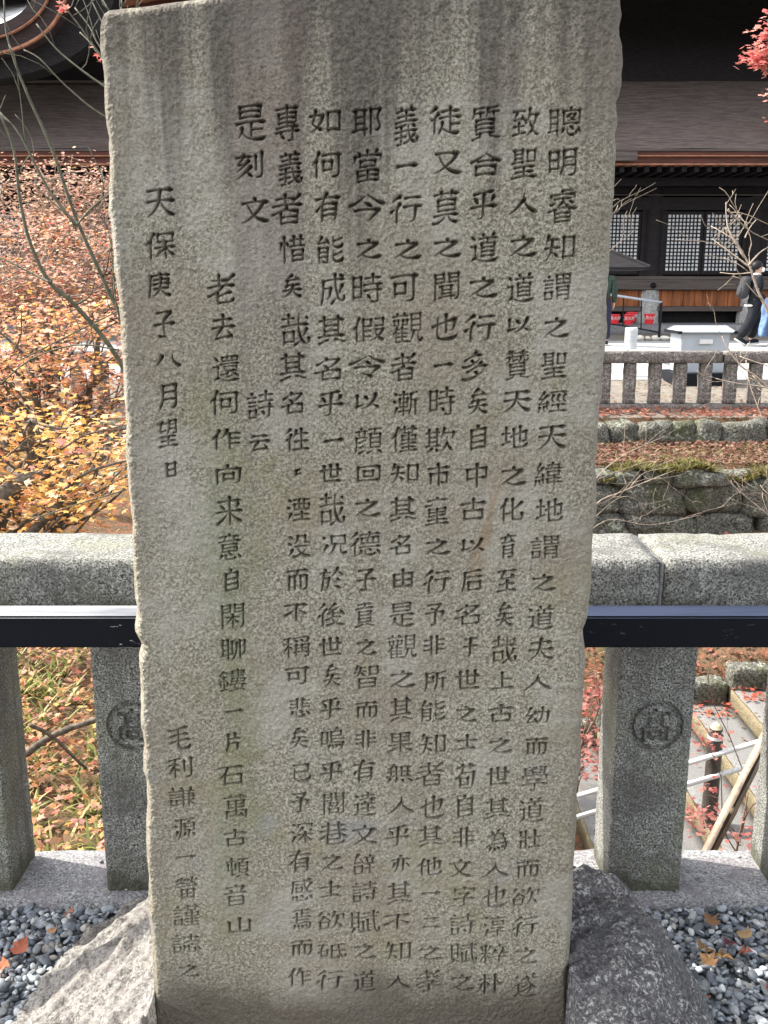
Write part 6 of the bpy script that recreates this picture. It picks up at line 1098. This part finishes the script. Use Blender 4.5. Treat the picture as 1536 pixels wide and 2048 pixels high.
    for j, (dy, dzz) in enumerate(((0.005, 0.0), (.9, .42), (2.2, 1.15), (4, 2.3))): V += [(x, Yk + dy, z + dzz + .015) for x, z in cc]
    F = [(j * n + i, j * n + i + 1, (j + 1) * n + i + 1, (j + 1) * n + i) for j in range(3) for i in range(n - 1)]
    M['sunlit_roof'] = plain('sunlit bark roof', (.42, .41, .41), .9, .3, 3, .01)  # paler copy of the bark roof, sunlight put into its colour
    link_mesh('gable_roof', np_mesh('gable_roof', V, F, True), M['sunlit_roof'], t)
    q = rs([(114, 18), (160, 14), (205, 9), (255, 0), (330, -16), (420, -40)], 20)
    Yq = 24.2; cq = lambda s: [(P(float(a), float(b), Yq).x, P(float(a), float(b), Yq).z) for a, b in s]
    m = MB(); m.prism(cq(q + np.array([0, -1.5])), cq(q + np.array([0, 4.0])), Yq, Yq + .4); m.build('gable_moulding', M['trim_wood'], t)
    m = MB(); m.prism(cq(q + np.array([0, -30])), cq(q + np.array([0, -1.8])), Yq + .1, Yq + .9); m.build('upper_eave_board', M['red_wood'], t)
    m = MB(); m.prism(cq(q + np.array([0, 4.3])), cq(q + np.array([10, 28])), Yq + .3, Yq + .9); m.build('upper_eave_board', M['red_wood'], t)
    # stone podium
    stone_block('podium', (xb - xa + 3, 3.6, .28), M['sill_stone'], t, ((xa + xb) / 2, YT + .35, land_z(0, 26).item() - .06), .4, .02, .01, 8)
temple()

# ------------------------------------------------------------------ far stone fence on the terrace edge
def far_fence():
    y = 13.8; t = thing('stone_fence', 'low weathered stone fence with square posts along the temple terrace, far across the valley', 'fence')
    zt, zb = P(768, 703, y).z, P(768, 829, y).z; bt = P(768, 727, y).z; st = P(768, 808, y).z
    pitch = (X(1363, 760, y) - X(1262, 760, y)) / 2; x0 = X(1262, 760, y); xs = [x0 + pitch * k for k in range(-24, 14)]
    for i, x in enumerate(xs): stone_block('post', (.165, .15, bt - st), M['old_stone'], t, (x, y + .09, st), .06, .012, .008, i)
    cuts = [xs[0] - .3, xs[0] + pitch * 9, X(1020, 715, y), X(1448, 715, y), xs[-1] + .3]
    for i in range(len(cuts) - 1): stone_block('top_beam', (cuts[i + 1] - cuts[i] - .03, .21, zt - bt), M['old_stone'], t, ((cuts[i] + cuts[i + 1]) / 2, y + .10, bt), .06, .012, .006, 30 + i)
    stone_block('base_sill', (xs[-1] - xs[0] + .6, .26, st - zb), M['old_stone'], t, ((xs[0] + xs[-1]) / 2, y + .11, zb), .07, .015, .008, 50)
far_fence()
def cabinet():
    y = 16.0; x = X(1396, 720, y); g0 = land_z(x, y).item()
    t = thing('offertory_box', 'light grey metal box with a shallow ridged lid on a dark plinth', 'box', (x, y, g0))
    z1 = Z(655, y) - g0; w = (X(1446, 680, y) - X(1350, 680, y)); 
    m = MB(); m.box(-w * .62, w * .62, -.42, .42, -.05, .17); m.build('plinth', M['black_metal'], t)
    bm = bmesh.new(); bmesh.ops.create_cube(bm, size=1); bmesh.ops.scale(bm, vec=(w, .62, z1 - .24), verts=bm.verts)
    for v in bm.verts:
        if v.co.z < 0: v.co.x *= .94; v.co.y *= .94
    bmesh.ops.bevel(bm, geom=bm.edges[:], offset=.012, segments=2, affect='EDGES'); me = bpy.data.meshes.new('cabinet_body'); bm.to_mesh(me); bm.free(); link_mesh('cabinet_body', me, M['grey_paint'], t, (0, 0, .17 + (z1 - .24) / 2))
    m = MB(); a = w * .565; m.add([(-a, -.40, z1 - .07), (a, -.40, z1 - .07), (a, .40, z1 - .07), (-a, .40, z1 - .07), (-a, -.40, z1 - .045), (a, -.40, z1 - .045), (a, .40, z1 - .045), (-a, .40, z1 - .045), (-a * .96, 0, z1 + .03), (a * .96, 0, z1 + .03)], [(3, 2, 1, 0), (0, 1, 5, 4), (2, 3, 7, 6), (4, 5, 9, 8), (6, 7, 8, 9), (0, 4, 8, 7, 3), (1, 2, 6, 9, 5)]); m.build('lid', M['grey_paint'], t)
    m = MB(); m.box(-.10, .10, -.36, -.30, z1 - .24, z1 - .17); m.build('handle', M['white_paint'], t)
    for s in (-1, 1): m = MB(); m.box(s * a - .03, s * a + .03, -.41, .41, z1 - .085, z1 - .04); m.build('lid_end', M['black_metal'], t)
    m = MB(); m.box(-.004, .004, -.297, -.29, .25, z1 - .3); m.build('door_seam', M['black_metal'], t)
cabinet()
def counter():
    y = 16.6; x = X(1262, 680, y); g0 = land_z(x, y).item(); t = thing('sign_post', 'white ribbed cylinder on a slim white post standing behind the far stone fence', 'post', (x, y, g0))
    z1 = Z(655, y) - g0; z0 = Z(698, y) - g0; r = .5 * (X(1275, 680, y) - X(1250, 680, y))
    m = MB(); m.lathe([(.045, -.05), (.045, z0)], (-.06, 0, 0), 12); m.build('post', M['white_paint'], t)
    m = MB(); pr = [(r * .93, z0), (r * .93, z0 + .12)]
    nz = 9
    for k in range(nz): a = z0 + .12 + (z1 - z0 - .16) * k / nz; b = (z1 - z0 - .16) / nz; pr += [(r, a + b * .1), (r, a + b * .72), (r * .93, a + b * .78), (r * .93, a + b * .98)]
    pr += [(r, z1 - .03), (r * .9, z1)]; m.lathe(pr, (0, 0, 0), 24); tm = NT('ruled white drum'); _, _, zz_ = tm.xyz(); fr_ = tm.math('FRACT', tm.math('MULTIPLY', zz_, nz / (z1 - z0 - .16))); m.build('drum', tm.done(tm.mix(tm.ramp(fr_, .66, .74, 0, .75), (.62, .63, .63), (.22, .24, .27)), .5), t)
counter()
def far_rail():
    y = 22.5; t = thing('handrail', 'thin dark iron handrail with upright bars beside the red buckets', 'handrail')
    def p(a, b): return P(a, b, y)
    m = MB(); m.tube([p(1150, 580), p(1230, 591), p(1324, 605)], .028, 8); m.build('rail_bar', M['grey_paint'], t, smooth=True)
    m = MB(); m.tube([p(1323, 604), p(1318, 675)], .03, 8); m.build('post', M['black_metal'], t)
    m = MB(); m.tube([p(1150, 632), p(1222, 648), p(1250, 652), p(1318, 665)], .018, 6); m.build('lower_bar', M['black_metal'], t)
    for a, b, c, d in ((1247, 594, 1246, 651), (1283, 599, 1282, 658), (1205, 588, 1203, 645)): m = MB(); m.tube([p(a, b), p(c, d)], .014, 6); m.build('upright', M['black_metal'], t)
far_rail()
def buckets():
    y = 25.2; g0 = land_z(0, y).item()
    cu = bpy.data.curves.new('lettering', 'FONT'); cu.body = '消火用'; cu.size = .095; cu.align_x = 'CENTER'; cu.extrude = .002
    tmp = bpy.data.objects.new('lettering', cu); C.objects.link(tmp); dg = bpy.context.evaluated_depsgraph_get(); lm = bpy.data.meshes.new_from_object(tmp.evaluated_get(dg)); bpy.data.objects.remove(tmp); bpy.data.curves.remove(cu)
    r1, r0, h = .138, .102, .235
    labs = [(1298, 648, 0, 'red fire bucket with white lettering, alone in front of the foundation stone'), (1256, 649, 0, 'front bucket of the close pair of red fire buckets'), (1263, 644, .5, 'red fire bucket half hidden behind the front one of the pair'), (1228, 649, 0, 'red fire bucket at the left, partly hidden by the man in the green jacket')]
    for px, py, dy, lab in labs:
        yy = y + dy; p = P(px, py, yy); t = thing('fire_bucket', lab, 'bucket', p, 0, 'red fire buckets before the temple')
        m = MB(); m.lathe([(r0, 0), (r0 * 1.02, .01), (r1, h), (r1 + .012, h), (r1 + .012, h - .012 + .03), (r1 - .01, h + .018), (r1 - .015, h - .02), (r0 - .01, .02)], (0, 0, 0), 24); m.build('pail', M['red_plastic'], t)
        l2 = lm.copy(); 
        for v in l2.vertices: x, yv, zv = v.co; a = x / (r1 * .95); rr = r0 + (r1 - r0) * .72 + .006 + zv; v.co = (math.sin(a) * rr, -math.cos(a) * rr, .125 + yv)
        link_mesh('lettering', l2, M['white_paint'], t)
        m = MB(); m.tube([(math.cos(a) * (r1 + .012), -.01 - .05 * math.sin(a), h - .02 - .16 * math.sin(a)) for a in np.linspace(0, math.pi, 12)], .005, 5); m.build('handle', M['white_paint'], t)
    # supports: the buckets stand on the podium step
    st = MB(); 
buckets()
def kerb_stones():
    iv, iF = ico(2); lab = 'whitish rounded stone in the row edging the path before the temple'
    for k in range(12):
        px = 1262 + k * 17; p = P(px, 668 + .4 * math.sin(k), 22.9); s = .085 + .02 * math.sin(k * 2.3)
        v = iv * np.array([s * 1.25, s, s * .7]) * (1 + .12 * np.sin(iv[:, :1] * 3 + k)); o = link_mesh('edging_stone', np_mesh('edging_stone', v, iF), plain('whitish stone', (.62, .58, .50), .9, .15, 8) if k == 0 else bpy.data.materials['whitish stone'], None, (p.x, 22.9, land_z(p.x, 22.9).item() + .045)); tag(o, lab, 'stone', 'row of whitish edging stones')
kerb_stones()
def lantern():
    y = 19.0; t = thing('notice_shelter', 'small shelter with a dark hipped roof, mostly hidden behind the slab', 'shelter')
    a, e, z0, z1 = X(1150, 520, y), X(1278, 540, y), Z(541, y), Z(500, y); xr = X(1212, 505, y); w = e - a
    m = MB(); d = .75; m.add([(a, y - d, z0), (e, y - d, z0), (e, y + d, z0), (a, y + d, z0), (a, y - d, z0 + .05), (e, y - d, z0 + .05), (e, y + d, z0 + .05), (a, y + d, z0 + .05), (a + w * .42, y - .15, z1), (xr, y - .15, z1), (xr, y + .15, z1), (a + w * .42, y + .15, z1)], [(3, 2, 1, 0), (0, 1, 5, 4), (1, 2, 6, 5), (2, 3, 7, 6), (3, 0, 4, 7), (4, 5, 9, 8), (5, 6, 10, 9), (6, 7, 11, 10), (7, 4, 8, 11), (8, 9, 10, 11)]); m.build('roof', M['dark_wood'], t)
    m = MB(); m.tube([(xr, y - .17, z1), (e, y - d, z0 + .06)], .03, 6); m.tube([(a + w * .42, y - .17, z1 + .01), (xr, y - .17, z1 + .01)], .03, 6); m.build('ridge', M['dark_wood'], t)
    g0 = land_z(a, y).item()
    for x in (a + .35, a + w * .48): m = MB(); m.box(x - .05, x + .05, y - .05, y + .05, g0 - .05, z0 + .004); m.build('post', M['dark_wood'], t)
    m = MB(); m.box(a + .3, a + w * .5, y - .03, y + .03, z0 - .9, z0 - .15); m.build('board', M['dark_wood'], t)
lantern()

# ------------------------------------------------------------------ people
def skinned(name, J, E, mat, parent, sub=2, root=0):
    """grow one continuous surface over joints J {key:(x,y,z,r[,r2])} and bones E"""
    keys = list(J); me = bpy.data.meshes.new(name); me.from_pydata([J[k][:3] for k in keys], [(keys.index(a), keys.index(b)) for a, b in E], [])
    o = bpy.data.objects.new(name, me); C.objects.link(o); md = o.modifiers.new('skin', 'SKIN'); md.use_smooth_shade = True
    for i, k in enumerate(keys):
        sv = me.skin_vertices[0].data[i]; r = J[k][3]; sv.radius = (r, J[k][4] if len(J[k]) > 4 else r); sv.use_root = (i == root)
    s = o.modifiers.new('sub', 'SUBSURF'); s.levels = s.render_levels = sub
    dg = bpy.context.evaluated_depsgraph_get(); m2 = bpy.data.meshes.new_from_object(o.evaluated_get(dg)); bpy.data.objects.remove(o); bpy.data.meshes.remove(me)
    m2.name = name
    for p in m2.polygons: p.use_smooth = True
    return link_mesh(name, m2, mat, parent)
def blob(name, c, rad, mat, parent, p=2.0, rot=(0, 0, 0), cut=None):
    iv, iF = ico(3); v = iv / ((np.abs(iv) ** p).sum(1) ** (1 / p))[:, None]
    if cut is not None: v[:, 2] = np.maximum(v[:, 2], cut)
    o = link_mesh(name, np_mesh(name, v * np.array(rad), iF), mat, parent, c); o.rotation_euler = rot; return o
def person(label, base, rz, pose, top, legs, hair, shoe='black_cloth', long_coat=False, h=1.0):
    """faces local -Y; pose gives feet, knees, hands, elbows"""
    t = thing('person', label, 'person', base, rz); t.scale = (h, h, h)
    L = pose
    J = {'pel': (0, 0, .93, .12, .10), 'waist': (0, .0, 1.06, .115, .095), 'chest': (0, .0, 1.28, .14, .105), 'neck0': (0, .0, 1.44, .058), 'neck1': (0, -.02, 1.50, .05), 'head': (0, -.035, 1.60, .078, .095), 'crown': (0, -.025, 1.68, .070, .085)}
    E = [('pel', 'waist'), ('waist', 'chest'), ('chest', 'neck0'), ('neck0', 'neck1'), ('neck1', 'head'), ('head', 'crown')]
    for s, k in ((1, 'l'), (-1, 'r')):
        J['hip' + k] = (s * .09, 0, .88, .085); J['knee' + k] = (*L['knee' + k], .058); J['ank' + k] = (*L['ank' + k], .04); a = L['ank' + k]; J['toe' + k] = (a[0], a[1] - .13, max(.035, a[2] - .05), .035)
        J['sho' + k] = (s * .17, .0, 1.39, .055); J['elb' + k] = (*L['elb' + k], .042); J['wri' + k] = (*L['wri' + k], .028)
        w = Vector(L['wri' + k]); d = (w - Vector(L['elb' + k])).normalized(); q = w + d * .07; J['palm' + k] = (*q, .034, .02)
        E += [('pel', 'hip' + k), ('hip' + k, 'knee' + k), ('knee' + k, 'ank' + k), ('ank' + k, 'toe' + k), ('chest', 'sho' + k), ('sho' + k, 'elb' + k), ('elb' + k, 'wri' + k), ('wri' + k, 'palm' + k)]
        for f in range(4):
            u = (f - 1.5) * .018; e = q + d * (.07 + .012 * (1.5 - abs(f - 1.3))) + Vector((0, -.012, 0)); J['f%d%s' % (f, k)] = (q.x + d.x * .035, q.y + u, q.z + d.z * .035, .009); J['g%d%s' % (f, k)] = (e.x - s * .015, e.y + u * 1.1, e.z, .007); E += [('palm' + k, 'f%d%s' % (f, k)), ('f%d%s' % (f, k), 'g%d%s' % (f, k))]
        J['th' + k] = (q.x, q.y - .04, q.z + .01, .009); E.append(('palm' + k, 'th' + k))
    b = skinned('body', J, E, M['skin'], t)
    blob('nose', (0, -.135, 1.595), (.014, .022, .022), M['skin'], t)
    for s in (1, -1): blob('ear', (s * .082, -.02, 1.60), (.012, .022, .034), M['skin'], t); blob('eye', (s * .032, -.118, 1.625), (.011, .008, .008), M['black_cloth'], t)
    # clothes
    J2 = {'hem': (0, .0, .86 if not long_coat else .72, .165, .135), 'waist': (0, .0, 1.06, .165, .135), 'chest': (0, .0, 1.28, .185, .145), 'col': (0, .0, 1.45, .085)}
    E2 = [('hem', 'waist'), ('waist', 'chest'), ('chest', 'col')]
    for s, k in ((1, 'l'), (-1, 'r')):
        J2['sho' + k] = (s * .185, .0, 1.385, .085); J2['elb' + k] = (*L['elb' + k], .072); J2['wri' + k] = (*L['wri' + k], .052); E2 += [('chest', 'sho' + k), ('sho' + k, 'elb' + k), ('elb' + k, 'wri' + k)]
    skinned('jacket', J2, E2, M[top], t)
    J3 = {'top': (0, 0, 1.03, .15, .12), 'pel': (0, 0, .95, .155, .125)}; E3 = [('top', 'pel')]
    for s, k in ((1, 'l'), (-1, 'r')):
        wd = L.get('wide', 1.0); J3['hip' + k] = (s * .085, 0, .86, .112 * wd); J3['knee' + k] = (*L['knee' + k], .098 * wd); a = L['ank' + k]; J3['ank' + k] = (a[0], a[1] + .01, a[2] + .03, .09 * wd); E3 += [('pel', 'hip' + k), ('hip' + k, 'knee' + k), ('knee' + k, 'ank' + k)]
    skinned('trousers', J3, E3, M[legs], t)
    for s, k in ((1, 'l'), (-1, 'r')):
        a = L['ank' + k]; tl = L.get('tilt' + k, 0); so = blob('shoe', (a[0], a[1] - .05, a[2] - .03), (.052, .145, .055), M[shoe], t, 2.6, (tl, 0, 0)); blob('sole', (0, -.002, -.042), (.055, .15, .022), M['white_paint'], so, 3)
    if hair: blob('hair', (0, .012, 1.640), (.103, .122, .118), M[hair], t, 2.1, (R(-26), 0, 0), -.42)
    return t
stand = {'kneel': (.10, -.02, .49), 'ankl': (.10, .01, .08), 'kneer': (-.10, -.01, .49), 'ankr': (-.10, .02, .08), 'elbl': (.24, .03, 1.10), 'wril': (.23, -.06, .88), 'elbr': (-.24, .03, 1.10), 'wrir': (-.23, -.06, .88)}
walk = {'kneel': (.09, -.10, .50), 'ankl': (.09, .0, .10), 'kneer': (-.09, .08, .50), 'ankr': (-.09, .30, .13), 'elbl': (.24, .06, 1.12), 'wril': (.20, -.16, 1.00), 'elbr': (-.24, .08, 1.12), 'wrir': (-.20, -.14, .98), 'tiltr': R(30), 'tiltl': R(-4), 'wide': 1.25}
yp = 21.0
p = P(1502, 691, yp); pr = person('person in black jacket and wide black trousers with dark rucksack and white face mask, walking', (p.x, yp, land_z(p.x, yp).item() + .012), R(90), walk, 'black_cloth', 'black_cloth', 'hair_black', h=.99)
blob('face_mask', (0, -.112, 1.572), (.062, .038, .052), M['paper'], pr, 2.4)
blob('collar', (0, .0, 1.475), (.085, .085, .03), M['cream_cloth'], pr, 2.4)
rk = blob('rucksack', (0, .245, 1.20), (.15, .10, .235), M['grey_cloth'], pr, 3.2, (R(8), 0, 0)); blob('pocket', (0, .085, -.07), (.11, .04, .11), M['grey_cloth'], rk, 3.2)
blob('shirt_hem', (0, .06, .83), (.165, .14, .035), M['cream_cloth'], pr, 2.6)
p = P(1546, 691, yp - .5); pe = person('person in cream coat and black trousers with long brown hair at the right edge', (p.x, yp - .5, land_z(p.x, yp - .5).item() + .012), R(75), stand, 'cream_cloth', 'black_cloth', 'hair_brown', h=.92)
blob('long_hair', (0, .06, 1.48), (.10, .075, .20), M['hair_brown'], pe, 2.3)
blob('face_mask', (0, -.112, 1.572), (.062, .038, .052), M['paper'], pe, 2.4)
p = P(1201, 696, yp); pg = person('person in dark green jacket and navy jeans standing half hidden behind the slab', (p.x, yp, land_z(p.x, yp).item() + .012), R(165), stand, 'green_cloth', 'navy_cloth', 'hair_black', h=.99)
def denim():
    p = P(1534, 630, yp - .3); n = 16; V = []; F = []
    for i in range(n):
        t_ = i / (n - 1); w = .07 + .08 * math.sin(math.pi * min(1, t_ * 1.1)) + .03 * math.sin(t_ * 9); cx = .05 - .10 * t_ * t_
        for k in range(20):
            a = 2 * math.pi * k / 20; f = 1 + .16 * math.sin(a * 4 + t_ * 5) ; V.append((cx + math.cos(a) * w * f, math.sin(a) * (.07 + .04 * t_) * f, .36 - .80 * t_))
    for i in range(n - 1):
        for k in range(20): k2 = (k + 1) % 20; F.append((i * 20 + k, (i + 1) * 20 + k, (i + 1) * 20 + k2, i * 20 + k2))
    m = MB(); m.add(V, F + [tuple(range(20)), tuple(range((n - 1) * 20 + 19, (n - 1) * 20 - 1, -1))]); o = m.build('denim_jacket', M['denim'], None, p, smooth=True); tag(o, 'pale blue denim jacket hanging folded between the two walkers', 'jacket')
denim()
